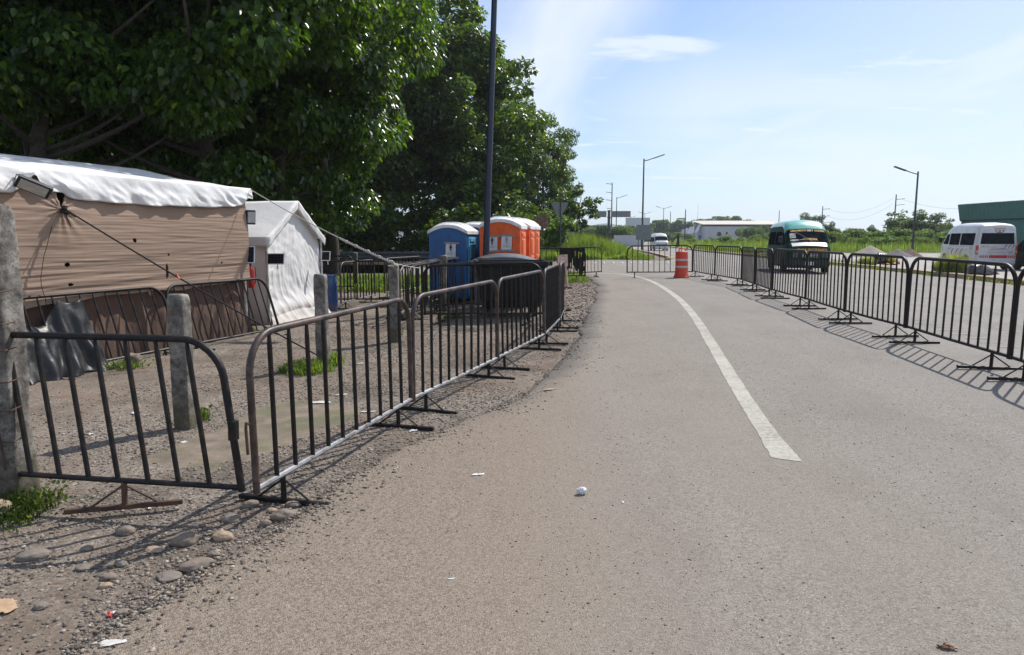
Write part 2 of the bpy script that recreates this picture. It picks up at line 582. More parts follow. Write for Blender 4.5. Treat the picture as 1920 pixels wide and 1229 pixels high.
M['wall_grey'] = mk('grey_block_wall', (.19, .17, .155), .9, 0, .25, 1, .2, 20)
M['roof_tan'] = mk('tan_sheet_roof', (.50, .44, .37), .6, 0, .15, .8, .1, 20)
M['roof_wht'] = mk('white_sheet_roof', (.66, .67, .68), .5, 0, .1, .8, .1, 20)
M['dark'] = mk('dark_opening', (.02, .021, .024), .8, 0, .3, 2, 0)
M['blue_wall'] = mk('blue_painted_wall', (.04, .10, .38), .7, 0, .2, 1, 0)
M['board'] = mk('pale_billboard', (.48, .55, .56), .6, 0, .1, .5, 0)
M['rustboard'] = mk('rusted_sign_plate', (.14, .065, .045), .8, 0, .45, 4, .3, 40, .004, (.25, .2, .17), .35, 5)
M['sand'] = mk('grey_sand_heap', (.30, .26, .22), .95, 0, .25, 3, .5, 40, .02, obj=False)
M['sand_dk'] = mk('dark_gravel_heap', (.14, .13, .125), .95, 0, .35, 5, .6, 30, .03, obj=False)
M['sand_br'] = mk('brown_soil_heap', (.15, .095, .065), .95, 0, .3, 4, .5, 30, .02, obj=False)
M['stone'] = mk('river_stone', (.23, .18, .14), .8, 0, .3, 7, .4, 50, .004, (.13, .105, .085), .4, 9)
M['stone_tan'] = mk('tan_river_stone', (.34, .25, .17), .8, 0, .25, 7, .4, 50, .004)
M['stone_grey'] = mk('grey_river_stone', (.20, .168, .138), .85, 0, .3, 8, .5, 50, .004)
M['bag'] = mk('black_bin_bag', (.02, .021, .024), .25, 0, .4, 6, .9, 9, .03, spec=.7)
M['bag_grey'] = mk('grey_bin_bag', (.06, .06, .065), .3, 0, .3, 6, .9, 7, .03, spec=.6)
M['white_pl'] = mk('white_plastic_scrap', (.72, .73, .75), .4, 0, .1, 20, .5, 40, .006)
M['card'] = mk('torn_cardboard', (.42, .28, .17), .85, 0, .15, 15, .3, 60)
M['orange_scrap'] = mk('orange_net_scrap', (.70, .14, .06), .6, 0, .2, 12, .3, 30)
M['dead_leaf'] = mk('brown_dead_leaf', (.17, .075, .035), .8, 0, .3, 20, .3, 40)
M['flower'] = mk('pale_scrap', (.55, .52, .48), .8, 0, .2, 20, .3, 40)


def m_grit():
    t = NT('gravel_stones')
    geo = t.node('ShaderNodeNewGeometry')
    c = t.ramp(geo.outputs['Random Per Island'], [(0, (.09, .075, .063)), (.35, (.175, .148, .123)), (.7, (.26, .222, .183)), (.93, (.37, .315, .255)), (1, (.52, .47, .41))])
    n = t.noise(t.pos(), 90, 3, .6)
    c = t.mix(t.ramp(n, [(.4, .35), (.6, 0.0)]), c, (.12, .1, .08))
    return t.done(c, .9, 0, None, .25)


M['grit'] = m_grit()
HAZE_D = .00028
SKY_T = (.73, .94, 1.25)

# ------------------------------------------------------------------ render, light, camera
sc.render.engine = 'CYCLES'
sc.cycles.use_denoising = True
sc.cycles.max_bounces = 6
sc.cycles.transparent_max_bounces = 4
sc.cycles.diffuse_bounces = 3
sc.cycles.glossy_bounces = 3
sc.cycles.transmission_bounces = 3
sc.cycles.caustics_reflective = False
sc.cycles.caustics_refractive = False
sc.view_settings.view_transform = 'Standard'
sc.view_settings.look = 'None'
sc.view_settings.exposure = 0.18
sc.view_settings.gamma = 1.0

SUN_ELEV, SUN_AZ = R(49), math.atan2(.68, .73)
sdir = Vector((math.sin(SUN_AZ) * math.cos(SUN_ELEV), math.cos(SUN_AZ) * math.cos(SUN_ELEV), math.sin(SUN_ELEV)))
sl = bpy.data.lights.new('sun', 'SUN')
sl.energy = 4.6
sl.angle = R(0.53)
sl.color = (1.0, .955, .89)
so = bpy.data.objects.new('sun', sl)
COL.objects.link(so)
so.rotation_euler = sdir.to_track_quat('Z', 'Y').to_euler()

w = bpy.data.worlds.new("World")
sc.world = w
w.use_nodes = True
wt = w.node_tree
wn = wt.nodes
bg = wn['Background']
sky = wn.new('ShaderNodeTexSky')
sky.sky_type = 'NISHITA'
sky.sun_disc = False
sky.sun_elevation = SUN_ELEV
sky.sun_rotation = SUN_AZ
sky.air_density = 1.0
sky.dust_density = .6
sky.ozone_density = 1.3
bg.inputs['Strength'].default_value = .1


def wnode(typ, **kw):
    x = wn.new(typ)
    for k, v in kw.items():
        if k.startswith('_'):
            setattr(x, k[1:], v)
        else:
            x.inputs[k].default_value = v
    return x


def wmath(op, a, b=0.0, clamp=False):
    x = wnode('ShaderNodeMath', _operation=op, _use_clamp=clamp)
    for i, v in enumerate((a, b)):
        if isinstance(v, bpy.types.NodeSocket):
            wt.links.new(v, x.inputs[i])
        else:
            x.inputs[i].default_value = v
    return x.outputs[0]


def wramp(f, stops):
    x = wnode('ShaderNodeValToRGB')
    e = x.color_ramp.elements
    while len(e) < len(stops):
        e.new(.5)
    for i, (p, c) in enumerate(stops):
        e[i].position = p
        e[i].color = (c, c, c, 1)
    wt.links.new(f, x.inputs[0])
    return x.outputs[0]


tc = wnode('ShaderNodeTexCoord')
sep = wnode('ShaderNodeSeparateXYZ')
wt.links.new(tc.outputs['Generated'], sep.inputs[0])
zz = wmath('ADD', wmath('MAXIMUM', sep.outputs[2], 0.0), .06)
comb = wnode('ShaderNodeCombineXYZ')
wt.links.new(wmath('DIVIDE', sep.outputs[0], zz), comb.inputs[0])
wt.links.new(wmath('DIVIDE', sep.outputs[1], zz), comb.inputs[1])
# two decks: long thin streaks of cirrus and a few small wisps
mp = wnode('ShaderNodeMapping')
mp.inputs['Rotation'].default_value = (0, 0, R(38))
mp.inputs['Scale'].default_value = (.55, .17, 1)
mp.inputs['Location'].default_value = (2.35, .75, 0)
wt.links.new(comb.outputs[0], mp.inputs['Vector'])
n1 = wnode('ShaderNodeTexNoise', Scale=1.15, Detail=7, Roughness=.52, Distortion=.35)
wt.links.new(mp.outputs[0], n1.inputs['Vector'])
mp2 = wnode('ShaderNodeMapping')
mp2.inputs['Rotation'].default_value = (0, 0, R(-20))
mp2.inputs['Scale'].default_value = (.5, 1.0, 1)
mp2.inputs['Location'].default_value = (4.1, 7.3, 0)
wt.links.new(comb.outputs[0], mp2.inputs['Vector'])
n2 = wnode('ShaderNodeTexNoise', Scale=1.9, Detail=8, Roughness=.6, Distortion=.5)
wt.links.new(mp2.outputs[0], n2.inputs['Vector'])
streak = wramp(n1.outputs['Fac'], [(.43, 0.0), (.66, .95)])
wisp = wramp(n2.outputs['Fac'], [(.46, 0.0), (.66, .9)])
cl = wmath('MAXIMUM', streak, wisp)
# a thin veil everywhere, thickening toward the sun side and the horizon
veil = wmath('ADD', wmath('MULTIPLY', sep.outputs[0], .85), .36)
veil = wmath('SUBTRACT', veil, wmath('MULTIPLY', sep.outputs[2], 1.25), True)
veil = wmath('ADD', veil, .03, True)
# a broad milky bank low over the right half
mp3 = wnode('ShaderNodeMapping')
mp3.inputs['Scale'].default_value = (1.6, 1.6, 9.0)
mp3.inputs['Location'].default_value = (.7, .2, .35)
wt.links.new(tc.outputs['Generated'], mp3.inputs['Vector'])
n3 = wnode('ShaderNodeTexNoise', Scale=1.35, Detail=6, Roughness=.5, Distortion=.3)
wt.links.new(mp3.outputs[0], n3.inputs['Vector'])
bank = wmath('MULTIPLY', wramp(n3.outputs['Fac'], [(.26, .25), (.56, 1.0)]), wramp(sep.outputs[2], [(.02, .4), (.09, .92), (.19, .72), (.31, .0)]))
bank = wmath('MULTIPLY', bank, wramp(sep.outputs[0], [(.02, .25), (.25, 1.0)]))
cl = wmath('MAXIMUM', cl, bank)
cl = wmath('MAXIMUM', cl, veil)
cl = wmath('MULTIPLY', cl, .92)
mx = wnode('ShaderNodeMix', _data_type='RGBA')
wt.links.new(cl, mx.inputs[0])
skb = wnode('ShaderNodeMix', _data_type='RGBA', _blend_type='MULTIPLY')
skb.inputs[0].default_value = 1.0
skb.inputs[7].default_value = (SKY_T[0], SKY_T[1], SKY_T[2], 1)
wt.links.new(sky.outputs[0], skb.inputs[6])
wt.links.new(skb.outputs[2], mx.inputs[6])
mx.inputs[7].default_value = (7.9, 8.6, 9.3, 1)
wt.links.new(mx.outputs[2], bg.inputs['Color'])

cam = bpy.data.cameras.new('camera')
cam.sensor_width = 36
cam.lens = F / 1920 * 36
cam.clip_end = 5000
cam.clip_start = .05
co = bpy.data.objects.new('camera', cam)
COL.objects.link(co)
co.location = (0, 0, CAM_H)
co.rotation_euler = (math.pi / 2 - PITCH, 0, 0)
sc.camera = co

# ------------------------------------------------------------------ ground, roads
EDGE_PX = [(-60, 1300), (93, 1229), (300, 1110), (467, 1010), (567, 957), (625, 905), (720, 850), (850, 795), (950, 752), (1024, 706), (1060, 668), (1092, 608), (1117, 553), (1120, 535), (1106, 523)]
EDGE = [G(*p) for p in EDGE_PX]
EDGE = [Vector((EDGE[0].x - 1.5, EDGE[0].y - 1.6, 0)), ] + EDGE
eY = [p.y for p in EDGE]
eX = [p.x for p in EDGE]


def left_edge(y):
    if y < 29.3:
        return float(np.interp(y, eY, eX))
    if y < 43.0:
        return 3.0
    return float(np.interp(y, [43, 46, 63, 80, 200, 420], [9.3, 10.8, 12.8, 14.2, 33, 66]))


def right_edge(y):
    return float(np.interp(y, [0, 22, 38.7, 73, 120, 200, 420], [14.6, 16.25, 17.75, 20.0, 25.5, 43, 90]))


def fb(x, y, s, o=4):
    return noise.fractal(Vector((x * s, y * s, 3.7)), 1.0, 2.0, o)


def axis(parts):
    out = []
    for a, b, st in parts:
        out += list(np.arange(a, b, st))
    return np.array(out + [parts[-1][1]])


xs = axis([(-1600, -200, 200), (-200, -60, 20), (-60, -12, 3), (-12, -7, .5), (-7, 2.4, .06), (2.4, 24, 1.2), (24, 60, 6), (60, 200, 20), (200, 1600, 200)])
ys = axis([(-60, 0, 10), (0, 1.6, .4), (1.6, 13, .06), (13, 30, .25), (30, 60, 1.5), (60, 240, 12), (240, 2400, 240)])
gv = np.zeros((len(ys), len(xs), 3), np.float32)
for j, y in enumerate(ys):
    le = left_edge(y)
    re_ = right_edge(y)
    for i, x in enumerate(xs):
        d = le - x                       # metres of dirt left of the road edge
        if d > 0 or x > re_:
            dd = min(1.0, max(0.0, d) / .5) if d > 0 else 1.0
            z = g(x) - .004 - .024 * (1 - dd)
            if d <= 0:
                z = g(x) - .02 if y > 72 else max(-.04, g(x) - .02 - .05 * (x - re_))
            if -14 < x < 4 and y < 32:
                z += .018 * fb(x, y, .9) * dd + .007 * fb(x, y, 7, 2)
        else:
            z = g(x) - .03 - min(.05, -d * .2)
        gv[j, i] = (x, y, z)
nx, ny = len(xs), len(ys)
idx = np.arange(nx * ny).reshape(ny, nx)
gf = np.stack([idx[:-1, :-1], idx[:-1, 1:], idx[1:, 1:], idx[1:, :-1]], -1).reshape(-1, 4)
ground = np_mesh('ground', gv.reshape(-1, 3), gf, M['ground'], smooth=True)
tag(ground, 'bare brown soil and gravel ground', kind='structure')


def dirt_z(x, y):
    d = left_edge(y) - x
    if d <= 0:
        return g(x)
    dd = min(1.0, d / .5)
    return g(x) - .004 - .024 * (1 - dd) + .018 * fb(x, y, .9) * dd + .007 * fb(x, y, 7, 2)


def D(px, py):
    p = G(px, py)
    p.z = dirt_z(p.x, p.y)
    return p


# the road sheet: ragged left edge, a broken lip 5 cm thick
ry = axis([(-20, 1.2, 1.5), (1.2, 30, .07), (30, 43, .6), (43, 90, 2), (90, 420, 15)])
rv, rf = [], []
NC = 26
for k, y in enumerate(ry):
    le, re_ = left_edge(y), right_edge(y)
    le += (.10 * fb(0, y, .9) + .05 * fb(0, y, 4, 4) + .02 * fb(5, y, 14, 2)) if y < 29.3 else 0
    row = [(le - .02, y, g(le) - .075), (le, y, g(le) - .010 + .008 * fb(le, y, 9, 2))]
    for c in range(1, NC):
        f = (c / (NC - 1)) ** 1.6
        x = le + (re_ - le) * f
        row.append((x, y, g(x)))
    rv += row
W_ = NC + 1
for k in range(len(ry) - 1):
    for c in range(W_ - 1):
        a = k * W_ + c
        rf.append((a, a + 1, a + W_ + 1, a + W_))
road = np_mesh('road', rv, rf, M['road'])
ea = road.data.attributes.new('edge', 'FLOAT', 'POINT')
ea.data.foreach_set('value', np.array([(rv[(i // W_) * W_ + 1][0] * -1 + rv[i][0]) if rv[i][1] < 29.3 else 9.0 for i in range(len(rv))], dtype=np.float32))
tag(road, 'dusty grey asphalt road', kind='structure')

# the crossing road that leaves to the left behind the fence of barriers
mb = MB()
for x0, x1 in [(-70, -20), (-20, -6), (-6, 0), (0, 9.0)]:
    mb.add([(x0, 29.6, g(x0) - .004), (x1, 29.6, g(x1) - .004), (x1, 43, g(x1) - .004), (x0, 43, g(x0) - .004)], [(0, 1, 2, 3)])
tag(mb.build('side_road', M['road2']), 'grey side road crossing behind the barriers', kind='structure')

# second carriageway / parking strip behind the yellow kerb
mb = MB()
pts = [(y, right_edge(y)) for y in (4, 12, 22, 30, 38.7, 50, 60, 72)]
for (ya, xa), (yb, xb) in zip(pts, pts[1:]):
    mb.add([(xa + .3, ya, g(xa) + .12), (xa + 4, ya, .01), (xb + 4, yb, .01), (xb + .3, yb, g(xb) + .12), (xa + 28, ya, .01), (xb + 28, yb, .01)], [(0, 1, 2, 3), (1, 4, 5, 2)])
tag(mb.build('pavement', M['conc']), 'pale paved strip behind the yellow kerb', kind='structure')

# yellow kerb along the far side of the carriageway
mb = MB()
ky = list(np.arange(8, 120, 1.0))
prof = [(0.0, -.06), (.02, .15), (.05, .165), (.30, .165), (.32, -.06)]
vs, fs = [], []
for y in ky:
    x0 = right_edge(y) - .02 + .012 * fb(0, y, 2.0, 2)
    vs += [(x0 + dx, y, g(x0) + dz + .01 * fb(3, y, .8, 2)) for dx, dz in prof]
n = len(prof)
for k in range(len(ky) - 1):
    for c in range(n - 1):
        fs.append((k * n + c, k * n + c + 1, (k + 1) * n + c + 1, (k + 1) * n + c))
mb.add(vs, fs)
kb = mb.build('kerb', M['kerb'])
tag(kb, 'worn yellow kerb along the far edge of the carriageway', kind='structure')

mb = MB()
vs, fs = [], []
for k, y in enumerate(np.arange(44.5, 100, 2.5)):
    x0 = left_edge(y)
    vs += [(x0 - .25, y, g(x0) - .05), (x0 - .25, y, g(x0) + .13), (x0 + .05, y, g(x0) + .13), (x0 + .07, y, g(x0) - .05)]
    if k:
        for c in range(3):
            fs.append((4 * k - 4 + c, 4 * k + c, 4 * k + c + 1, 4 * k - 3 + c))
fs.append((0, 1, 2, 3))
mb.add(vs, fs)
tag(mb.build('verge_kerb', M['kerb']), 'kerb between the grass verge and the far road', kind='structure')
mb = MB()
mb.box((-1, 43.15, .03), (20, .3, .2))
tag(mb.build('far_kerb', M['kerb']), 'low pale kerb on the far side of the crossing road', kind='structure')

# the worn white line
LINE_PX = [(1478, 868), (1424, 790), (1379, 720), (1331, 640), (1299, 590), (1268, 557), (1232, 533), (1205, 522), (1176, 516), (1148, 513.5), (1118, 513), (1090, 513.5)]
lp = [G(*p) for p in LINE_PX]
dense = []
for i in range(len(lp) - 1):
    p0, p1, p2, p3 = lp[max(i - 1, 0)], lp[i], lp[i + 1], lp[min(i + 2, len(lp) - 1)]
    n = max(4, int((p2 - p1).length / .06))
    for k in range(n):
        t = k / n
        dense.append(.5 * ((2 * p1) + (-p0 + p2) * t + (2 * p0 - 5 * p1 + 4 * p2 - p3) * t * t + (-p0 + 3 * p1 - 3 * p2 + p3) * t ** 3))
mb = MB()
vs, fs = [], []
for i, p in enumerate(dense):
    a, b = dense[max(i - 1, 0)], dense[min(i + 1, len(dense) - 1)]
    t = (b - a).normalized()
    nrm = Vector((t.y, -t.x, 0))
    if i < 14:
        nrm = Vector((1, 0, 0)).lerp(nrm, i / 14) * (1 + .35 * (1 - i / 14))
    hw = .074
    el = hw + .005 * fb(p.y, 1, 5, 3) + .003 * random.uniform(-1, 1)
    er = hw + .005 * fb(p.y, 9, 5, 3) + .003 * random.uniform(-1, 1)
    off = -.03 * i / 6 if False else 0
    pl, pr = p - nrm * el, p + nrm * er
    if i < 3:                                  # the near left corner is broken off
        pl = pl + t * (.10 * (1 - i / 3)) + nrm * .02
    vs += [(pl.x, pl.y, g(pl.x) + .003), (pr.x, pr.y, g(pr.x) + .003)]
    if i:
        fs.append((2 * i - 2, 2 * i - 1, 2 * i + 1, 2 * i))
mb.add(vs, fs)
tag(mb.build('road_line', M['paint']), 'worn white line curving along the lane', kind='structure')

# short worn dashes on the carriageway beyond the barriers
mb = MB()
a, b = G(1622, 578), G(1868, 652)
for k in range(13):
    p = a.lerp(b, k / 12)
    q = p + Vector((.34, .02, 0))
    mb.add([(p.x, p.y - .025, g(p.x) + .006), (q.x, q.y - .025, g(q.x) + .006), (q.x, q.y + .025, g(q.x) + .006), (p.x, p.y + .025, g(p.x) + .006)], [(0, 1, 2, 3)])
tag(mb.build('road_dashes', M['paint']), 'thin worn dashes across the far carriageway', kind='structure')

# mossy concrete apron inside the gateway
mb = MB()
AP = [(232, 872), (300, 838), (420, 790), (500, 752), (590, 742), (660, 752), (700, 772), (640, 800), (560, 830), (480, 868), (380, 893), (290, 897)]
ap = [G(*p) for p in AP]
cx = sum(p.x for p in ap) / len(ap)
cy = sum(p.y for p in ap) / len(ap)
out = []
for i, p in enumerate(ap):
    q = ap[(i + 1) % len(ap)]
    for k in range(7):
        r = p.lerp(q, k / 7)
        d = 1 + .05 * fb(r.x, r.y, 4, 3)
        out.append((cx + (r.x - cx) * d, cy + (r.y - cy) * d))
vs = [(cx, cy, dirt_z(cx, cy) + .02)]
for f in (.35, .7, 1.0):
    for x, y in out:
        X, Y = cx + (x - cx) * f, cy + (y - cy) * f
        vs.append((X, Y, dirt_z(X, Y) + (.010 if f < 1 else -.006)))
n = len(out)
fs = [(0, 1 + i, 1 + (i + 1) % n) for i in range(n)]
for r in range(2):
    fs += [(1 + r * n + i, 1 + (r + 1) * n + i, 1 + (r + 1) * n + (i + 1) % n, 1 + r * n + (i + 1) % n) for i in range(n)]
mb.add(vs, fs)
tag(mb.build('concrete_path', M['moss'], smooth=True), 'mossy flush concrete apron inside the gateway', kind='structure')

# blue hills on the horizon
mb = MB()
vs, fs = [], []
for i in range(41):
    x = -900 + i * 34
    h = 20 + (26 + 30 * (fb(x, 0, .004, 4) + .2)) * max(0, min(1, (430 - x) / 160))
    vs += [(x, 2300, -2), (x, 2360, max(8, h))]
    if i:
        fs.append((2 * i - 2, 2 * i, 2 * i + 1, 2 * i - 1))
vs2 = []
mb.add(vs, fs)
mb.add([(x, y + 300, -2 if z > 0 else -2) for x, y, z in vs], [])
hill_mat = mk('wooded_hill', (.05, .07, .05), .95, 0, .3, .004, 0, obj=False)
tag(mb.build('hills', hill_mat), 'low wooded hills on the horizon', kind='structure')

# ------------------------------------------------------------------ loose stones and grit (stuff)
ICO_V = []
_t = (1 + 5 ** .5) / 2
for a, b in ((-1, _t), (1, _t), (-1, -_t), (1, -_t)):
    ICO_V.append((a, b, 0))
for a, b in ((-1, _t), (1, _t), (-1, -_t), (1, -_t)):
    ICO_V.append((0, a, b))
for a, b in ((_t, -1), (_t, 1), (-_t, -1), (-_t, 1)):
    ICO_V.append((a, 0, b))
ICO_V = np.array(ICO_V) / math.hypot(1, _t)
ICO_F = np.array([(0, 11, 5), (0, 5, 1), (0, 1, 7), (0, 7, 10), (0, 10, 11), (1, 5, 9), (5, 11, 4), (11, 10, 2), (10, 7, 6), (7, 1, 8), (3, 9, 4), (3, 4, 2), (3, 2, 6), (3, 6, 8), (3, 8, 9), (4, 9, 5), (2, 4, 11), (6, 2, 10), (8, 6, 7), (9, 8, 1)])


def scatter(name, pts, smin, smax, label, pw=2.2):
    n = len(pts)
    pts = np.array(pts)
    s = smin + (smax - smin) * rng.random(n) ** pw
    sh = ICO_V[None] * (1 + .28 * rng.standard_normal((n, 12, 1)).clip(-1.4, 1.4))
    sc3 = np.stack([s * rng.uniform(.8, 1.5, n), s * rng.uniform(.7, 1.1, n), s * rng.uniform(.4, .75, n)], -1)
    sh = sh * sc3[:, None, :]
    a = rng.uniform(0, 6.28, n)
    ca, sa = np.cos(a)[:, None], np.sin(a)[:, None]
    x = sh[:, :, 0] * ca - sh[:, :, 1] * sa
    y = sh[:, :, 0] * sa + sh[:, :, 1] * ca
    vv = np.stack([x + pts[:, 0:1], y + pts[:, 1:2], sh[:, :, 2] + pts[:, 2:3] + s[:, None] * .15], -1)
    ff = ICO_F[None] + 12 * np.arange(n)[:, None, None]
    return tag(np_mesh(name, vv.reshape(-1, 3), ff.reshape(-1, 3), M['grit']), label, kind='stuff')


pts = []
while len(pts) < 46000:
    y = 1.9 + 12 * random.random() ** 1.9
    le = left_edge(y)
    x = le - abs(random.gauss(0, 1.0 + .18 * y)) + .12 + .5 * random.random() ** 5
    if x < -.95 * y - .4 or x < -7:
        continue
    if noise.noise(Vector((x * 1.1, y * 1.1, 0))) < -.12 and random.random() < .8:
        continue
    pts.append((x, y, dirt_z(x, y)))
scatter('gravel', pts, .003, .0135, 'loose grey and brown gravel over the bare ground', 3.2)
pts = []
while len(pts) < 9000:
    y = 1.9 + 9 * random.random() ** 1.5
    x = left_edge(y) + (random.random() ** 1.7) * 4.6 - .02
    if x > .9 * y:
        continue
    if noise.noise(Vector((x * .9, y * .9, 5))) < -.05 and random.random() < .7:
        continue
    pts.append((x, y, g(x)))
scatter('road_grit', pts, .002, .006, 'fine grit scattered over the dusty asphalt', 3.0)
pts = []
while len(pts) < 16000:
    y = 4.5 + 10.5 * random.random()
    x = left_edge(y) - .6 - random.random() * (3.4 + .1 * y)
    if x < -.95 * y - .4 or x < -6.2 or noise.noise(Vector((x * .9, y * .9, 8))) < .02 and random.random() < .7:
        continue
    pts.append((x, y, dirt_z(x, y)))
scatter('yard_gravel', pts, .004, .014, 'small stones strewn over the yard soil', 2.6)
pts = []
while len(pts) < 6000:
    y = 12 + 16 * random.random()
    x = left_edge(y) - abs(random.gauss(0, 1.6))
    pts.append((x, y, dirt_z(x, y)))
scatter('roadside_gravel', pts, .010, .034, 'coarser gravel on the strip beside the far road edge', 2.2)

# ------------------------------------------------------------------ crowd barriers
BL, BH = 2.30, 1.15


def build_barrier(top, low, bar_m, nb=12, shear=0.0, hook=False, br=.0155):
    root = empty('crowd_barrier', (0, 0, 0))
    sx = lambda x, z: (x + shear * (z - .17), 0, z)
    path, r = [], .24
    path += [sx(0, .17), sx(0, .5), sx(0, BH - r - .02)]
    for k in range(1, 9):
        a = math.pi - k / 8 * math.pi / 2
        path.append(sx(r + r * math.cos(a), BH - .02 - r + r * math.sin(a)))
    path += [sx(BL * .35, BH - .02), sx(BL * .65, BH - .02)]
    for k in range(0, 9):
        a = math.pi / 2 - k / 8 * math.pi / 2
        path.append(sx(BL - r + r * math.cos(a), BH - .02 - r + r * math.sin(a)))
    path += [sx(BL, .5), sx(BL, .17)]
    mb = MB()
    mb.tube(path, .0225, 10)
    mb.build('frame', top, root, smooth=True)
    mb = MB()
    mb.tube([(.0, 0, .195), (BL * .5, 0, .190), (BL, 0, .195)], .019, 8)
    mb.build('bottom_rail', low, root, smooth=True)
    mb = MB()
    zt = BH - .035
    mb.tube([sx(0, .195), sx(0, zt - .07)], br, 8)
    mb.tube([sx(0, zt - .075), sx(0, zt - .03), sx(0, zt)], [br, br * .8, br * .66], 8)
    first = mb.build('bar', bar_m, root, smooth=True)
    for k in range(nb):
        b = first if k == 0 else first.copy()
        if k:
            COL.objects.link(b)
            b.parent = root
        x = BL * (k + 1) / (nb + 1)
        b.location = (x, 0, 0)
        b.scale = (1, 1, 1)
        if x < r or x > BL - r:
            xx = min(x, BL - x)
            k_ = (BH - .035 - (r - math.sqrt(r * r - (r - xx) ** 2)) - .195) / (BH - .035 - .195)
            b.scale = (1, 1, k_)
            b.location.z = .195 * (1 - k_)
    mb = MB()
    mb.tube([(0, 0, .195), (0, 0, .02)], .018, 8)
    for s in (-1, 1):
        mb.tube([(0, 0, .165), (0, s * .19, .028)], .0075, 6)
    f = mb.build('foot', bar_m, root, smooth=True)
    mb = MB()
    mb.box((0, 0, .018), (.036, .66, .032))
    b0 = mb.build('base_bar', bar_m, f, bevel=.006)
    f.location = (.27, 0, 0)
    f2 = f.copy()
    COL.objects.link(f2)
    f2.parent = root
    f2.location = (BL - .29, 0, 0)
    b2 = b0.copy()
    COL.objects.link(b2)
    b2.parent = f2
    if hook:
        mb = MB()
        mb.tube([(-.012, 0, .60), (-.05, 0, .61), (-.052, 0, .585), (-.05, 0, .45)], .008, 6)
        mb.build('hook', bar_m, root, smooth=True)
    return root


P_LEFT = build_barrier(M['rail_rust'], M['galv'], M['black'], 10)
P_RIGHT = build_barrier(M['black'], M['black'], M['black'], 11, br=.0125)
USED = set()


def place_barrier(proto, a, b, label, group, lean=0.0, lift=0.0, keep=None):
    if proto.name in USED:
        o = copy_tree(proto)
    else:
        o = proto
        USED.add(proto.name)
    d = Vector((b.x - a.x, b.y - a.y, 0))
    o.location = (a.x, a.y, a.z + lift)
    pitch = -math.atan2(b.z - a.z, d.length)
    yaw = math.atan2(d.y, d.x)
    o.rotation_euler = (Matrix.Rotation(yaw, 3, 'Z') @ Matrix.Rotation(pitch, 3, 'Y') @ Matrix.Rotation(lean, 3, 'X')).to_euler()
    s = d.length / BL
    o.scale = (s, 1, 1)
    tag(o, label, 'barrier', group)
    return o


def rail(px, py, dirt=True):
    p = G(px, py, .19)
    p.z = dirt_z(p.x, p.y) if dirt else g(p.x)
    return p


# the line beside the lane, left of the road
GL = 'crowd barriers lining the gravel beside the lane'
jl = [rail(478, 916), rail(773, 746), rail(933, 670), rail(1021, 626), rail(1049, 599), rail(1056, 581)]
labs = ['brown topped barrier with latch hook and shiny bottom rail beside the gateway',
        'brown topped barrier with shiny bottom rail, second from the gateway',
        'barrier beside the lane standing in front of the black bins',
        'barrier seen almost edge on where the lane line bends away past the bins',
        'last barrier of the lane line, a thin sliver beside the small board']
for i, l in enumerate(labs):
    a, b = jl[i], jl[i + 1]
    d = (b - a).normalized()
    o = place_barrier(P_LEFT, a + d * .02, b - d * .02, l, GL, lean=R(random.uniform(-1, 1)))
    if i == 0:
        mb = MB()
        mb.tube([(-.012, 0, .60), (-.06, 0, .62), (-.065, 0, .585), (-.06, 0, .43)], .009, 6)
        mb.build('latch_hook', M['rust'], o, smooth=True)

# the bent gate barrier
gate = build_barrier(M['black'], M['black'], M['black'], 10, shear=-.14)
USED.add('gate')
b_ = rail(452, 914)
a_ = rail(-165, 880)
d_ = (b_ - a_)
a_ = b_ - d_.normalized() * 2.3
place_barrier(gate, a_, b_, 'bent black gate barrier leaning beside the tall broken post', GL, lean=R(-3))
gate.scale.z = .955
gate.location.z += .015
mb = MB()
mb.box((BL - .14 * .42 + .012, 0, .56), (.042, .05, .12))
mb.build('latch_plate', M['black'], gate)
feet = [c for c in gate.children if c.name.startswith('foot')]
for c in feet:
    for q in [c] + list(c.children):
        q.data = q.data.copy()
        q.data.materials[0] = M['rust']
feet[0].location.x = BL - .80
feet[0].rotation_euler = (0, 0, R(-62))
feet[1].location.x = .5

# the line along the right edge of the lane
GR = 'crowd barriers along the right edge of the lane'
jr = [(1299, 508.7), (1340, 516), (1390, 524), (1415.5, 532.5), (1447.5, 543.5), (1510, 560), (1584, 583), (1698, 612.6), (1893, 670)]
jr = [rail(*p, dirt=False) for p in jr]
last = jr[-1] + (jr[-1] - jr[-2]) * .98 + Vector((-.12, 0, 0))
jr.append(last)
labs = ['far black barrier just right of the orange drum',
        'black barrier third of the right row counted from the orange drum',
        'black barrier turned steeply edge on left of the green van',
        'steep black barrier touching the shadow left of the green van',
        'black barrier in front of the side door of the green van',
        'black barrier in front of the headlights of the green van',
        'black barrier on the right with the kerbside black bag seen through it',
        'widest black barrier on the right, in front of the white van and grey bag',
        'cut off black barrier at the right edge of the photo']
for i, l in enumerate(labs):
    a, b = jr[i], jr[i + 1]
    d = (b - a).normalized()
    o = place_barrier(P_RIGHT, a + d * .015, b - d * .015, l, GR, lean=R(random.uniform(-1.5, 1.5)))
    for c in o.children:
        if c.name.startswith('foot'):
            c.rotation_euler = (0, 0, R(random.choice([0, 3, -6, 14, -18, 5])))
# the one that closes the mouth of the lane, and those at its left side
GM = 'crowd barriers closing the far mouth of the lane'
place_barrier(P_RIGHT, rail(1176, 511, False), rail(1298, 510, False), 'black barrier across the lane beside the orange drum, grass behind', GM)
pa, pb = G(1050, 523), G(1128, 519)
place_barrier(P_RIGHT, pa, pb, 'black barrier angled over the lane end, left of the open gap', GM, lean=R(2))
pc = G(1097, 528)
q2 = place_barrier(P_RIGHT, pc + Vector((-2.3, .25, 0)), pc, 'black barrier half hung with torn black net by the small board', GM)
mb = MB()


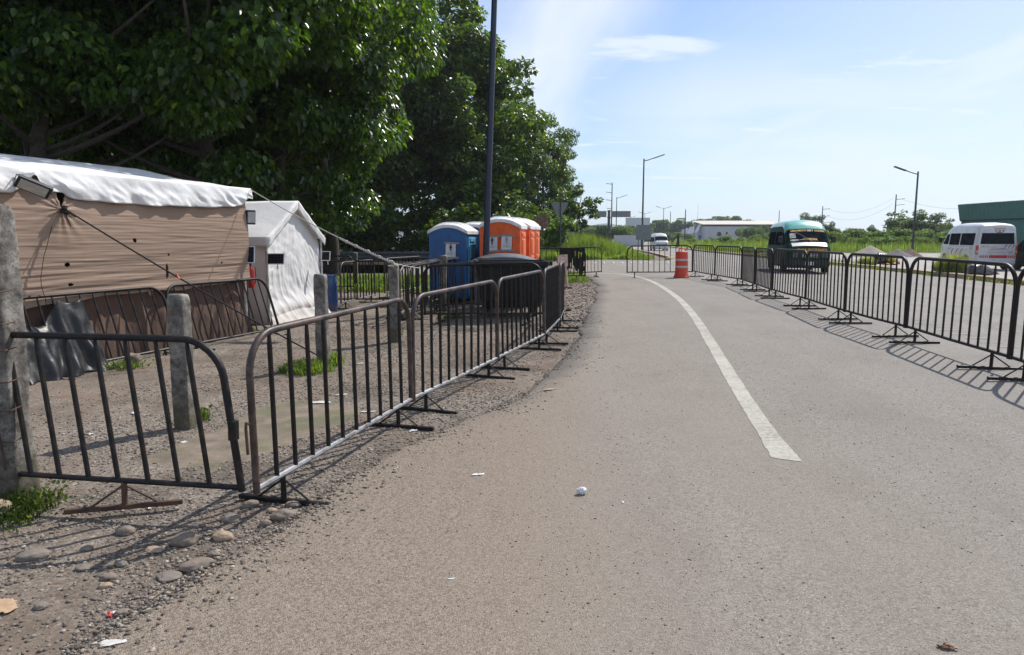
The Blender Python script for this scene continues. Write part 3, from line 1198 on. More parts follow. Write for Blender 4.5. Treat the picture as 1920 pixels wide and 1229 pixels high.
def net(u, v):
    x = 1.42 + .86 * u
    z = 1.16 - v * (.78 + .12 * math.sin(u * 9) + .06 * math.sin(u * 31))
    return (x, -.04 - .02 * math.sin(u * 26) + .015 * math.sin(v * 9 + u * 5), z)


mb.grid(net, 46, 30, keep=lambda u, v: not (noise.noise(Vector((u * 30, v * 2.2, 1))) > .42 and v > .15))
mb.build('torn_net', M['net'], q2, smooth='all', solid=.006)

# in front of the bins
j0, j1 = G(798, 607), G(1019, 607)
place_barrier(P_RIGHT, j0, j1, 'dark barrier standing right across the front of the black bins', 'crowd barriers inside the yard')
# nested cluster by the second post and the yard fence
GY = 'crowd barriers inside the yard'
ca, cb = D(768, 607), D(858, 566)
labs = ['outermost of the nested black barriers beside the leaning concrete post', 'second of the nested black barriers beside the leaning concrete post',
        'third of the nested black barriers beside the leaning concrete post']
for k, l in enumerate(labs):
    off = Vector((-.16 * k - .05, .17 * k, 0))
    place_barrier(P_LEFT if k == 1 else P_RIGHT, ca + off, cb + off + Vector((.04 * k, -.06 * k, 0)), l, GY, lean=R(2 - 2 * k))
e0, e1 = D(800, 588), D(866, 584)
place_barrier(P_RIGHT, e0, e0 + (e1 - e0).normalized() * 2.0, 'slanting black barrier right in front of the blue toilet', GY, lean=R(14))
f0, f1 = D(566, 575), D(741, 575)
place_barrier(P_RIGHT, f0, f1, 'black yard barrier facing the camera between the blue drum and post', GY)
f0, f1 = D(640, 582), D(716, 562)
place_barrier(P_LEFT, f0, f0 + (f1 - f0).normalized() * 2.3, 'yard barrier with pale worn top rail running back toward the grass', GY)
f0, f1 = D(722, 561), D(818, 545)
place_barrier(P_LEFT, f0, f0 + (f1 - f0).normalized() * 2.3, 'yard barrier with pale rail behind the second concrete post', GY)
f0, f1 = D(560, 549), D(664, 549)
place_barrier(P_RIGHT, f0, f1, 'rear yard barrier standing before the sunlit grass behind the blue drum', GY)

# ------------------------------------------------------------------ concrete fence posts
def concrete_post(base, wdt, h, label, seed, rough=.016, lean=(0, 0), chip=0.0, rz=0.0):
    mb = MB()
    nz, n = 46, 32
    vs = []
    for k in range(nz + 1):
        z = -.12 + (h + .12) * k / nz
        for j in range(n):
            a = 2 * math.pi * j / n
            c, s_ = math.cos(a), math.sin(a)
            m = max(abs(c), abs(s_))
            rr = wdt / 2 / m * min(1.0, 1.33 * m)
            x, y = rr * c, rr * s_
            nn = noise.fractal(Vector((x * 9 + seed * 7, y * 9, z * 5)), 1, 2.1, 5)
            n3 = noise.noise(Vector((x * 5 + seed, y * 5, z * 2.3)))
            f = 1 + (rough * nn - chip * max(0, n3 - .12)) / (wdt / 2)
            if k >= nz - 1:
                f *= .96 if k == nz - 1 else .86
            zz = z + (.02 * noise.noise(Vector((x * 9, y * 9, seed))) + chip * .6 * noise.noise(Vector((x * 6, y * 6, seed * 3))) if k >= nz - 1 else 0)
            vs.append((x * f, y * f, zz))
    fs = [(k * n + j, k * n + (j + 1) % n, (k + 1) * n + (j + 1) % n, (k + 1) * n + j) for k in range(nz) for j in range(n)]
    fs.append(tuple(nz * n + j for j in range(n)))
    mb.add(vs, fs)
    o = mb.build('concrete_post', M['post'], smooth='all')
    o.location = base
    o.rotation_euler = (R(lean[0]), R(lean[1]), rz)
    return tag(o, label, 'post', 'concrete posts of the old fence line')


p1 = D(30, 938)
P1 = empty('concrete_post', p1, 'tall broken concrete post with bare rusty wires beside the gate barrier', 'post', 'concrete posts of the old fence line')
o = concrete_post((0, 0, 0), .205, 1.93, None, 3, .010, chip=.045, rz=-.08)
for k in list(o.keys()):
    del o[k]
o.name = 'shaft'
o.parent = P1
mb = MB()
for (x, y, ph) in ((-.05, -.127, 0), (.045, -.13, 1)):
    mb.tube([(x + .012 * math.sin(z * 4 + ph), y + .006 * math.sin(z * 7), z) for z in np.arange(.25, 1.75, .08)], .006, 6)
for z in (.42, .62, .8, 1.0, 1.16, 1.36):
    mb.tube([(-.135, -.05, z + .01), (-.128, -.128, z), (.0, -.136, z + .012), (.13, -.122, z + .02), (.135, -.03, z + .03)], .0045, 6)
mb.tube([(-.02, .02, 1.85), (-.015, .02, 2.0), (-.012, .02, 2.1)], .006, 6)
mb.build('bare_wire', M['rust'], P1, smooth=True).rotation_euler = (0, 0, -.08)

P2 = concrete_post(D(349, 801), .152, 1.22, 'concrete post casting a long shadow over the mossy apron', 5, .005, chip=.014, rz=-.08)
P3 = concrete_post(D(607, 688), .152, 1.23, 'concrete post with grass at its foot and a dark rope tied low', 8, .005, chip=.014, rz=-.05)
P4 = concrete_post(D(741, 640), .150, 1.27, 'concrete post with the knotted pale rope tied to its top', 12, .005, chip=.012, rz=-.05)
P5 = concrete_post(D(829, 583), .17, 1.28, 'concrete post in front of the blue toilet, leaning a little', 17, .007, lean=(0, 2), rz=.05)
P6 = concrete_post(D(668, 541), .13, 1.2, 'thin pale post standing in the sunlit grass behind the yard', 21, .006)

# ------------------------------------------------------------------ brown sided tent
T0 = D(468, 626)
T1 = D(40, 708)
ta = Vector((T1.x - T0.x, T1.y - T0.y, 0)).normalized()
tn = Vector((-ta.y, ta.x, 0))
if tn.x < 0:
    tn = -tn
TZ = -.10


def TP(s, o, z):
    return Vector((T0.x + ta.x * s + tn.x * o, T0.y + ta.y * s + tn.y * o, z))


def WP(px, py, o=0.0):
    """where a sight line meets the wall plane: (s along wall, z)"""
    d = ray(px, py)
    c = Vector((0, 0, CAM_H))
    p0 = TP(0, o, 0)
    t = (p0 - c).dot(tn) / d.dot(tn)
    p = c + d * t
    return ((p.x - T0.x) * ta.x + (p.y - T0.y) * ta.y, p.z)


tent = empty('tent', (T0.x, T0.y, TZ), 'long tent with white tarpaulin roof and brown cloth wall', 'tent')


def tl(v):
    return (v[0] - T0.x, v[1] - T0.y, v[2] - TZ)


ZE = WP(463, 353, .1)[1]
ZR = ZE + .42
SL = 8.2


def roof_fn(u, v):
    s = -.12 + (SL + .1) * u
    o = .06 - 2.56 * v
    z = ZE + (ZR - ZE) * v - .05 * math.sin(math.pi * v) * (1 + .5 * math.sin(s * 2.2)) + .02 * min(1, v * 5) * noise.noise(Vector((s * 1.5, v * 4, 2)))
    z += .012 * math.sin(s * 4.1 + v * 2) * (1 - v) * min(1, v * 5)
    return tl(TP(s, o, z))


mb = MB()
mb.grid(roof_fn, 110, 26)
mb.grid(lambda u, v: tl(TP(-.12 + (SL + .1) * u, -2.5 - 2.6 * v, ZR - .42 * v)), 20, 4)
mb.build('roof', M['white_tarp'], tent, smooth='all', solid=.006)

prof_px = [(-400, 352), (0, 359), (28, 361), (44, 353), (55, 343), (64, 331), (68, 326), (76, 330), (81, 356), (90, 359), (104, 359.5), (112, 360), (126, 361), (131, 367), (142, 371.5), (175, 376), (210, 379), (255, 382), (300, 386), (345, 386), (372, 388), (410, 388), (440, 387), (462, 383), (470, 372)]
pr = sorted(WP(x, y, .15) for x, y in prof_px)
ps_, pz_ = [p[0] for p in pr], [p[1] for p in pr]


def val_fn(u, v):
    s = -.14 + (SL + .1) * u
    zb = float(np.interp(s, ps_, pz_)) - .012 * abs(math.sin(s * 5.4))
    z = ZE + .0 - (ZE - zb) * v
    n1 = noise.noise(Vector((s * 3.1, v * 1.3, 4)))
    n2 = noise.noise(Vector((s * 9 + v * 4, v * 2.0, 9)))
    puck = math.cos(s * 11.4 + 1.6 * v) * .5 + .5
    n3 = 1 - 2.4 * abs(noise.noise(Vector((s * 4.6 + v * 2.2, v * 1.5, 21))))
    o = .06 + .045 * v ** .8 + .55 * min(1, v * 1.6) * (.06 * n1 + .022 * n2 + .03 * puck * v + .035 * n3 + .012 * noise.noise(Vector((s * 24 + v * 6, v * 3, 2)))) - .02 * v * v
    return tl(TP(s, o, z))


mb = MB()
mb.grid(val_fn, 330, 16)
mb.build('valance', M['white_tarp'], tent, smooth='all', solid=.005)

hem = sorted(WP(x, y, .07) for x, y in [(-300, 640), (40, 582), (100, 571), (165, 561), (250, 549), (345, 543), (400, 535), (470, 521)])
hs_, hz_ = [p[0] for p in hem], [p[1] for p in hem]
tri = [WP(102, 352, .03), (WP(126, 352, .03)), WP(107, 392, .03)]
tie = WP(107, 393, .03)
holes = [(WP(125, 497, .05), .036, .03), (WP(313, 509, .05), .026, .12), (WP(251, 451, .05), .03, .035), (WP(132, 534, .05), .035, .02), (WP(315, 478, .05), .02, .02), (WP(415, 493, .05), .016, .02)]
WTOP = ZE - .06


def wall_sz(u, v):
    s = -.02 + SL * u
    zb = float(np.interp(s, hs_, hz_)) + .012 * math.sin(s * 7)
    return s, zb + (WTOP - zb) * v


def wall_fn(u, v):
    s, z = wall_sz(u, v)
    o = .0 + .06 * math.sin(math.pi * min(1, (1 - v) * 1.1)) + .06 * (1 - v) ** 3
    amp = .004 + .010 * max(0, .5 - v) * 2
    o += amp * noise.fractal(Vector((s * .75, z * 15, 1.5)), 1, 2, 3) + .005 * noise.noise(Vector((s * 1.6, z * 34, 3)))
    ds, dz = s - tie[0], z - tie[1]
    dd = math.hypot(ds, dz)
    if dd < .7:                                   # gathered at the guy rope
        o += .055 * (1 - dd / .7) ** 2 * (1 + .18 * math.cos(14 * math.atan2(dz, ds)))
    return tl(TP(s, o, z))


def inside(p, t):
    def sg(a, b, c):
        return (a[0] - c[0]) * (b[1] - c[1]) - (b[0] - c[0]) * (a[1] - c[1])
    d1, d2, d3 = sg(p, t[0], t[1]), sg(p, t[1], t[2]), sg(p, t[2], t[0])
    return not ((d1 < 0 or d2 < 0 or d3 < 0) and (d1 > 0 or d2 > 0 or d3 > 0))


def wall_keep(u, v):
    s, z = wall_sz(u, v)
    if inside((s, z), tri):
        return False
    for (hs, hz), rx, rz_ in holes:
        if ((s - hs) / rx) ** 2 + ((z - hz) / rz_) ** 2 < 1 + .5 * noise.noise(Vector((s * 60, z * 60, 0))):
            return False
    return True


mb = MB()
mb.grid(wall_fn, 680, 170, keep=wall_keep)
mb.build('cloth_wall', M['brown_cloth'], tent, smooth='all')
mb = MB()


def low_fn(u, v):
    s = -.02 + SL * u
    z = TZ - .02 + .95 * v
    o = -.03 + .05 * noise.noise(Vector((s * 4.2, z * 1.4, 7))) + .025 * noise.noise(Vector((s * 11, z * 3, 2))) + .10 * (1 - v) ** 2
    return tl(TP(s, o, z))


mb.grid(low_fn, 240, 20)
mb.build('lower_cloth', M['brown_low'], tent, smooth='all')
mb = MB()   # far wall and gable ends
mb.grid(lambda u, v: tl(TP(SL * u, -5.0, TZ + (ZE - TZ) * v)), 4, 3)
for s in (-.02, SL):
    mb.add([tl(TP(s, 0, TZ)), tl(TP(s, -5, TZ)), tl(TP(s, -5, ZE)), tl(TP(s, -2.5, ZR - .03)), tl(TP(s, 0, ZE - .02))], [(0, 1, 2, 3, 4)])
mb.build('rear_cloth', M['brown_low'], tent)
s_, z_ = WP(98, 380, -.02)
mb = MB()
mb.tube([tl(TP(s_, -.09, TZ)), tl(TP(s_, -.09, ZE - .02))], .036, 10)
mb.tube([tl(TP(.03, -.03, TZ)), tl(TP(.03, -.03, ZE - .02))], .03, 10)
mb.build('tent_pole', M['pipe_white'], tent, smooth=True)
mb = MB()   # the thin dark cord that hangs down the wall
q = [(97, 424), (93, 440), (88, 460), (82, 480), (79, 500), (76, 520), (77, 535), (81, 550), (85, 562), (87, 580)]
mb.tube([tl(TP(WP(x, y, .12)[0], .125, WP(x, y, .12)[1])) for x, y in q], .004, 5)
mb.build('hanging_cord', M['rope_dark'], tent, smooth=True)

# barriers leaning on the tent wall
GW = 'crowd barriers leaning on the brown tent wall'
labs = ['black barrier leaning on the brown wall nearest the white tent', 'black barrier leaning on the brown wall behind the shadow casting post', 'black barrier on the brown wall, hidden under the black plastic sheet']
for k, l in enumerate(labs):
    a, b = TP(-.35 + 2.34 * k, .42, 0), TP(1.95 + 2.34 * k, .42, 0)
    a.z, b.z = dirt_z(a.x, a.y), dirt_z(b.x, b.y)
    o = place_barrier(P_RIGHT, a, b, l, GW, lean=R(17 if (Matrix.Rotation(math.atan2(b.y - a.y, b.x - a.x), 3, 'Z') @ Vector((0, 1, 0))).dot(tn) > 0 else -17), lift=-.10)
# black plastic sheet hung over the third one
sA, zA = WP(22, 590, .2)
sB, zB = WP(158, 562, .2)
mb = MB()


def tarp_fn(u, v):
    s = sA + (sB - sA) * u
    wid = (u - .5) * .22 * v
    s += (sB - sA) * wid * -1 * -1
    pin = .30 * math.sin(math.pi * min(1, u / .64)) ** 1.0 * (1 - v) ** 2 if u < .64 else .05 * math.sin(math.pi * (u - .64) / .36) * (1 - v)
    ztop = .83
    zb = TZ + .0 + .05 * noise.noise(Vector((u * 5, 0, 3)))
    z = ztop - pin - (ztop - pin - zb) * v
    fold = .055 * math.sin(u * 23 + 1.4 * v + 2 * noise.noise(Vector((u * 3, v * 2, 0)))) + .04 * noise.noise(Vector((u * 9, v * 4, 6)))
    o = .16 + .36 * v + (fold * (.35 + .65 * v)) - .12 * v * (1 - v)
    return TP(s, o, z)


mb.grid(tarp_fn, 90, 60)
o = mb.build('plastic_sheet', M['black_tarp'], smooth='all', solid=.004)
tag(o, 'crumpled black plastic sheet hanging at the foot of the brown tent', 'plastic sheet')


def floodlight(p, label, yaw, tilt, sx=.26, sz=.20, roll=0.0):
    r = empty('floodlight', p, label, 'floodlight', 'floodlights on the tents')
    r.rotation_euler = (Matrix.Rotation(yaw, 3, 'Z') @ Matrix.Rotation(roll, 3, 'Y') @ Matrix.Rotation(tilt, 3, 'X')).to_euler()
    mb = MB()
    mb.box((0, .02, 0), (sx, .045, sz))
    for k in range(5):
        mb.box((-sx * .4 + sx * .2 * k, .055, 0), (.012, .03, sz * .8))
    mb.build('housing', M['trim'], r, bevel=.008)
    mb = MB()
    mb.box((0, -.006, 0), (sx * .82, .008, sz * .76))
    mb.build('lens', M['lens'], r)
    mb = MB()
    mb.tube([(-sx * .54, .02, 0), (-sx * .54, .12, -.02), (0, .16, -.02), (sx * .54, .12, -.02), (sx * .54, .02, 0)], .008, 6)
    mb.build('bracket', M['trim'], r)
    return r


s_, z_ = WP(66, 346, .3)
floodlight(TP(s_, .26, z_ - .04), 'slim floodlight tilted under the tent valance beside the grey pipe', R(40), R(52), .36, .20, R(24))
floodlight(V(471, 408, 12.3), 'small floodlight at the corner between the brown and white tents', R(52), R(6), .17, .25)


def solar(p, label, yaw, tilt, wx, wz):
    r = empty('solar_panel', p, label, 'solar panel', 'small solar panels on the white tent')
    r.rotation_euler = (Matrix.Rotation(yaw, 3, 'Z') @ Matrix.Rotation(tilt, 3, 'X')).to_euler()
    mb = MB()
    t = .014
    for (x, z, a, b) in ((0, wz / 2, wx + t, t), (0, -wz / 2, wx + t, t), (wx / 2, 0, t, wz - t), (-wx / 2, 0, t, wz - t)):
        mb.box((x, 0, z), (a, .026, b))
    mb.build('panel_frame', M['alu'], r)
    mb = MB()
    mb.box((0, .004, 0), (wx - t, .012, wz - t))
    mb.build('cell_sheet', M['cell'], r)
    mb = MB()
    n = 5
    for k in range(1, n):
        mb.box((-wx / 2 + wx * k / n, -.0035, 0), (.003, .002, wz - t))
    for k in range(1, 4):
        mb.box((0, -.0040, -wz / 2 + wz * k / 4), (wx - t, .002, .003))
    mb.build('cell_lines', M['lamp_steel'], r)
    mb = MB()
    mb.tube([(0, .02, 0), (0, .12, -.05), (0, .16, -.16)], .011, 6)
    mb.build('arm', M['alu'], r)
    return r


# ------------------------------------------------------------------ small white tent
F0, F1 = D(503, 609), D(601, 585)
fe = Vector((F1.x - F0.x, F1.y - F0.y, 0))
FW = fe.length
fe.normalize()
fn_ = Vector((fe.y, -fe.x, 0))
if fn_.x < 0:
    fn_ = -fn_
FZ = min(F0.z, F1.z) - .02
fm = F0 + fe * FW / 2
ZA = V(553, 379, fm.y).z
ZEV = 1.57
wt_ = empty('tent', (F0.x, F0.y, FZ), 'small white gabled tent standing behind the brown tent', 'tent')


def FP(s, o, z):
    return (fe.x * s + fn_.x * o, fe.y * s + fn_.y * o, z - FZ)


def front_fn(u, v):
    s = FW * u
    zt = ZEV + (ZA - ZEV) * (1 - abs(2 * u - 1)) - .04
    z = FZ + (zt - FZ) * v
    # swags hang from the upper left and sweep to the lower right
    rad = math.hypot((u - 1.08) * 1.15, (v - .62) * 1.0)
    ang = math.atan2(v - .62, u - 1.08)
    swag = 1.5 - 3.2 * abs(noise.noise(Vector((rad * 9, ang * 1.5, 0)))) - 1.3 * abs(noise.noise(Vector((rad * 21, ang * 2.4, 4))))
    m = max(0, min(1, (rad - .25) * 2.5)) * (1 - max(0, v - .72) * 3.4 if v > .72 else 1)
    o = .019 * swag * max(0, m) * (.6 + .4 * noise.noise(Vector((u * 4, v * 4, 5))))
    o += .05 * noise.noise(Vector((u * 2.1, v * 2.6, 8))) + .012 * noise.noise(Vector((u * 14 + v * 9, v * 12, 2)))
    belly = .16 * math.exp(-((v - .13) / .1) ** 2) * (.35 + .65 * u)
    o += belly + (.22 * max(0, .10 - v) / .10) * (.4 + .6 * u)
    return FP(s, o + .02, z)


mb = MB()
mb.grid(front_fn, 130, 130)
mb.build('front_cloth', M['tent_cloth'], wt_, smooth='all')
TD = 3.4


def wroof(side):
    def fn(u, v):
        o = .14 - (TD + .2) * u
        s = FW / 2 + side * (FW / 2 + .08) * v
        z = ZA + .02 - (ZA + .02 - ZEV - .02) * v - .03 * math.sin(math.pi * v) + .015 * noise.noise(Vector((u * 5, v * 4, side)))
        return FP(s, o, z)
    return fn


mb = MB()
mb.grid(wroof(-1), 40, 20)
mb.grid(wroof(1), 40, 20)
mb.build('roof', M['tent_cloth'], wt_, smooth=True, solid=.006)
mb = MB()   # hanging trim along the gable and the left eave


def trim_fn(side):
    def fn(u, v):
        s = FW / 2 + side * (FW / 2 + .08) * u
        z = ZA + .02 - (ZA - ZEV) * u - .17 * v * (1 if u > .0 else 1)
        return FP(s, .145 - .02 * v + .006 * math.sin(u * 22), z)
    return fn


mb.grid(trim_fn(-1), 30, 4)
mb.grid(trim_fn(1), 30, 4)
mb.grid(lambda u, v: FP(-.085 + .012 * math.sin(u * 25) * v, .14 - (TD + .2) * u, ZEV + .02 - .15 * v), 40, 4)
mb.build('trim_flap', M['tent_cloth'], wt_, smooth=True, solid=.005)
mb = MB()


def side_fn(u, v):
    z = FZ + (ZEV - FZ) * v
    return FP(.0 + .05 * noise.noise(Vector((u * 7, v * 1.5, 2))) + .02 * noise.noise(Vector((u * 19, v * 3, 4))), -TD * u, z)


mb.grid(side_fn, 60, 30)
mb.build('side_cloth', M['tent_side'], wt_, smooth='all')
mb = MB()
mb.grid(lambda u, v: FP(FW, -TD * u, FZ + (ZEV - FZ) * v), 6, 4)
mb.add([FP(0, -TD, FZ), FP(FW, -TD, FZ), FP(FW, -TD, ZEV), FP(FW / 2, -TD, ZA), FP(0, -TD, ZEV)], [(0, 1, 2, 3, 4)])
mb.build('rear_cloth', M['tent_side'], wt_)
mb = MB()
mb.tube([FP(-.03, .05, FZ), FP(-.03, .05, ZEV)], .024, 10)
for z in (.35, .8, 1.15):
    mb.tube([FP(-.03, .05, z - .03), FP(-.03, .05, z + .03)], .03, 10)
mb.build('corner_pole', M['pipe_white'], wt_, smooth=True)
mb = MB()
mb.tube([FP(FW + .03, .05, FZ), FP(FW + .03, .05, ZEV)], .024, 10)
mb.build('corner_pole', M['pipe_white'], wt_, smooth=True)
lab = ['upright solar panel hanging between the brown tent and the white tent', 'wide solar panel on the near corner pole of the white tent', 'small solar panel on the far corner of the white tent']
solar(V(468, 478, 12.25), lab[0], R(4), R(-12), .165, .285)
solar(V(517, 486, 13.35), lab[1], R(2), R(-16), .31, .20)
solar(V(611, 480.5, 15.55), lab[2], R(-6), R(-14), .185, .20)

# red fire extinguisher standing by the dark side of the white tent
pe = V(471, 520, 12.95)
ex = empty('fire_extinguisher', pe, 'small red fire extinguisher hung by the dark side of the white tent', 'extinguisher')
mb = MB()
mb.lathe([(.0, -.2), (.055, -.2), (.06, -.18), (.06, .12), (.045, .17), (.02, .19), (.02, .21)], 16)
mb.build('cylinder', M['red'], ex, smooth=True)
mb = MB()
mb.box((0, 0, .235), (.03, .09, .04))
mb.tube([(.02, 0, .23), (.08, 0, .18), (.085, 0, .0), (.07, 0, -.12)], .008, 6)
mb.build('valve', M['trim'], ex)

# ------------------------------------------------------------------ ropes
def rope(pts, r, mat, label, sag=.0, n=60):
    P = []
    for i in range(len(pts) - 1):
        for k in range(n):
            t = k / n
            p = pts[i].lerp(pts[i + 1], t)
            p.z -= sag * 4 * t * (1 - t)
            P.append(p)
    P.append(pts[-1])
    mb = MB()
    mb.tube(P, r, 7)
    o = mb.build('rope', mat, smooth=True)
    return tag(o, label, 'rope', 'guy ropes of the tents')


rA = TP(tie[0], .17, tie[1])
q = D(597, 672)
q.z += .04
rp = rope([rA, q], .011, M['rope_dark'], 'dark guy rope slanting from the brown wall down to a post foot', .04)
mb = MB()
tk = TP(tie[0], .15, tie[1])
for k in range(5):
    mb.lathe([(0, -.02), (.03, -.015), (.035, 0), (.03, .015), (0, .02)], 8, (tk.x + .02 * math.sin(k * 2), tk.y + .02 * math.cos(k * 3), tk.z - .02 * k + .03))
mb.tube([tk, tk + Vector((.06, -.03, -.14)), tk + Vector((.10, -.05, -.22))], .008, 6)
mb.tube([tk, tk + Vector((.12, -.02, -.08)), tk + Vector((.16, -.03, -.10))], .007, 6)
mb.build('knot', M['rope_dark'], rp, smooth=True)
pr_ = rA.lerp(q, .42)
mb = MB()
mb.tube([pr_ + Vector((-.02, -.02, .015)), pr_ + Vector((.0, -.025, -.03)), pr_ + Vector((.03, -.03, -.05))], [.012, .016, .006], 6)
mb.build('red_ribbon', M['red'], rp)
rt = P4.location + Vector((0, 0, 1.29))
r0 = TP(-.08, .1, ZE - .02)
knot0 = r0.lerp(rt, .62)
rp2 = rope([r0, rt], .0085, M['rope_light'], 'long pale rope stretched from the tent corner to the concrete post', .05)
mb = MB()
P = []
for k in range(161):
    t = .64 + .36 * k / 160
    p = r0.lerp(rt, t)
    p.z -= .05 * 4 * t * (1 - t)
    for s in (0,):
        P.append(p + Vector((.011 * math.cos(k * .9), 0, .011 * math.sin(k * .9))))
mb.tube(P, .013, 6)
for k in (20, 52, 84, 118, 150, 156):
    p = P[k]
    mb.lathe([(0, -.03), (.024, -.02), (.03, 0), (.024, .02), (0, .03)], 8, p)
mb.tube([rt + Vector((0, 0, .02)), rt + Vector((.03, -.08, -.03)), rt + Vector((.09, -.03, -.05)), rt + Vector((.05, .09, -.03)), rt + Vector((-.08, .05, -.05)), rt + Vector((-.07, -.09, -.04)), rt + Vector((.02, -.1, -.05))], .011, 6)
mb.build('twisted_end', M['rope_light'], rp2, smooth=True)
re1 = V(788, 503, 12.6)
rope([rt + Vector((0, 0, .0)), re1], .008, M['rope_light'], 'short pale rope from the post top to the nested barriers', .01, 20)

# ------------------------------------------------------------------ portable toilets
def toilet(px, Y, rz, body, door, label, sgn):
    p = V(px, 500, Y)
    p.z = dirt_z(p.x, p.y)
    r = empty('portable_toilet', p, label, 'portable toilet', 'portable toilets behind the bins', rz)
    W2, D2, H0 = .54, .57, 1.96
    arch = lambda x: .16 * (1 - (x / W2) ** 2)
    mb = MB()
    # shell with an arched front and back
    n = 12
    xsn = [-W2 + 2 * W2 * k / n for k in range(n + 1)]
    for sy in (-1, 1):
        y = sy * D2
        base = len(mb.v)
        vs = [(x, y, .12) for x in xsn] + [(x, y, H0 + arch(x)) for x in xsn]
        mb.add(vs, [((k, k + 1, n + 2 + k, n + 1 + k) if sy < 0 else (k + 1, k, n + 1 + k, n + 2 + k)) for k in range(n)])
    for sx in (-1, 1):
        mb.add([(sx * W2, -D2, .12), (sx * W2, D2, .12), (sx * W2, D2, H0), (sx * W2, -D2, H0)], [(0, 1, 2, 3) if sx > 0 else (3, 2, 1, 0)])
    # moulded ribs: corner posts and raised panel borders, each proud of the shell
    for sx in (-1, 1):
        for sy in (-1, 1):
            mb.box((sx * (W2 - .035), sy * (D2 - .035), (.12 + H0) / 2), (.094, .094, H0 - .14))
    for sy in (-1, 1):
        for z, h in ((.22, .14), (1.02, .05), (1.72, .05)):
            mb.box((0, sy * (D2 + .002), z), (2 * W2 - .10, .022, h))
        for x in (-.36, .36):
            mb.box((x, sy * (D2 + .001), .62), (.035, .016, .72))
            mb.box((x, sy * (D2 + .001), 1.37), (.035, .016, .62))
        mb.box((0, sy * (D2 + .001), 1.86), (.03, .016, .22))
    mb.build('shell', body, r, bevel=.012)
    mb = MB()

    def rf(u, v):
        x = (u - .5) * 2 * (W2 + .045)
        y = (v - .5) * 2 * (D2 + .045)
        e = 1 - abs(2 * v - 1) ** 5 * .30
        ex = 1 - abs(2 * u - 1) ** 2.4
        return (x, y, H0 + .02 + .24 * ex * e + .015)
    mb.grid(rf, 24, 20)
    for v in (.18, .5, .82):
        mb.tube([Vector(rf(u, v)) + Vector((0, 0, .006)) for u in np.linspace(.04, .96, 19)], .014, 6)
    ring = [(k / 24, 0) for k in range(24)] + [(1, k / 20) for k in range(20)] + [(1 - k / 24, 1) for k in range(24)] + [(0, 1 - k / 20) for k in range(20)]
    vs = []
    for u, v in ring:
        a = Vector(rf(u, v))
        dz = .0
        if v in (0, 1):
            lowz = H0 + arch(max(-W2, min(W2, a.x))) - .035
        else:
            lowz = H0 - .055
        vs += [a, Vector((a.x, a.y, min(lowz, a.z - .03)))]
    n2 = len(ring)
    mb.add(vs, [(2 * k, 2 * ((k + 1) % n2), 2 * ((k + 1) % n2) + 1, 2 * k + 1) for k in range(n2)])
    mb.build('roof', M['wht_roof'], r, smooth=True)
    # the door on the right side, with vents, arch and handle
    d = MB()
    x = W2 + .012
    d.box((x, -.02, 1.00), (.03, .74, 1.66))
    dr = d.build('door', door, r, bevel=.01)
    d = MB()
    x2 = x + .026
    for z, h in ((1.74, .10), (1.42, .42), (1.08, .10), (.80, .34)):
        d.box((x2, -.02, z), (.03, .5, h))
    d.build('door_panel', door, dr, bevel=.012)
    d = MB()
    d.box((x2 + .02, .26, 1.0), (.04, .05, .16))
    d.build('handle', M['trim'], dr)
    mb = MB()
    mb.box((0, 0, .06), (2 * W2 + .04, 2 * D2 + .04, .13))
    mb.build('skid_base', M['bin'], r, bevel=.015)
    return r


def local(r, v):
    m = Matrix.Rotation(r.rotation_euler.z, 3, 'Z')
    return r.location + m @ Vector(v)


RZT = R(-9)
tb1 = toilet(851, 18.6, R(-12), M['blue_pl'], M['blue_door'], 'nearest blue portable toilet with light blue door and white roof', 1)
tb2 = toilet(896, 20.1, R(-12), M['blue_pl'], M['blue_door'], 'second blue portable toilet, half hidden behind the lamp post', 1)
to1 = toilet(944, 18.5, R(-9), M['orange_pl'], M['orange_door'], 'nearest orange portable toilet with two paper notices on it', 1)
to2 = toilet(963, 19.8, R(-9), M['orange_pl'], M['orange_door'], 'middle orange portable toilet of the row of three', 1)
to3 = toilet(975, 21.1, R(-9), M['orange_pl'], M['orange_door'], 'rearmost orange portable toilet of the row of three', 1)
for q_ in (tb1, tb2):
    q_.scale = (.92, .92, .93)
for q_ in (to1, to2, to3):
    q_.scale = (.96, .96, .97)


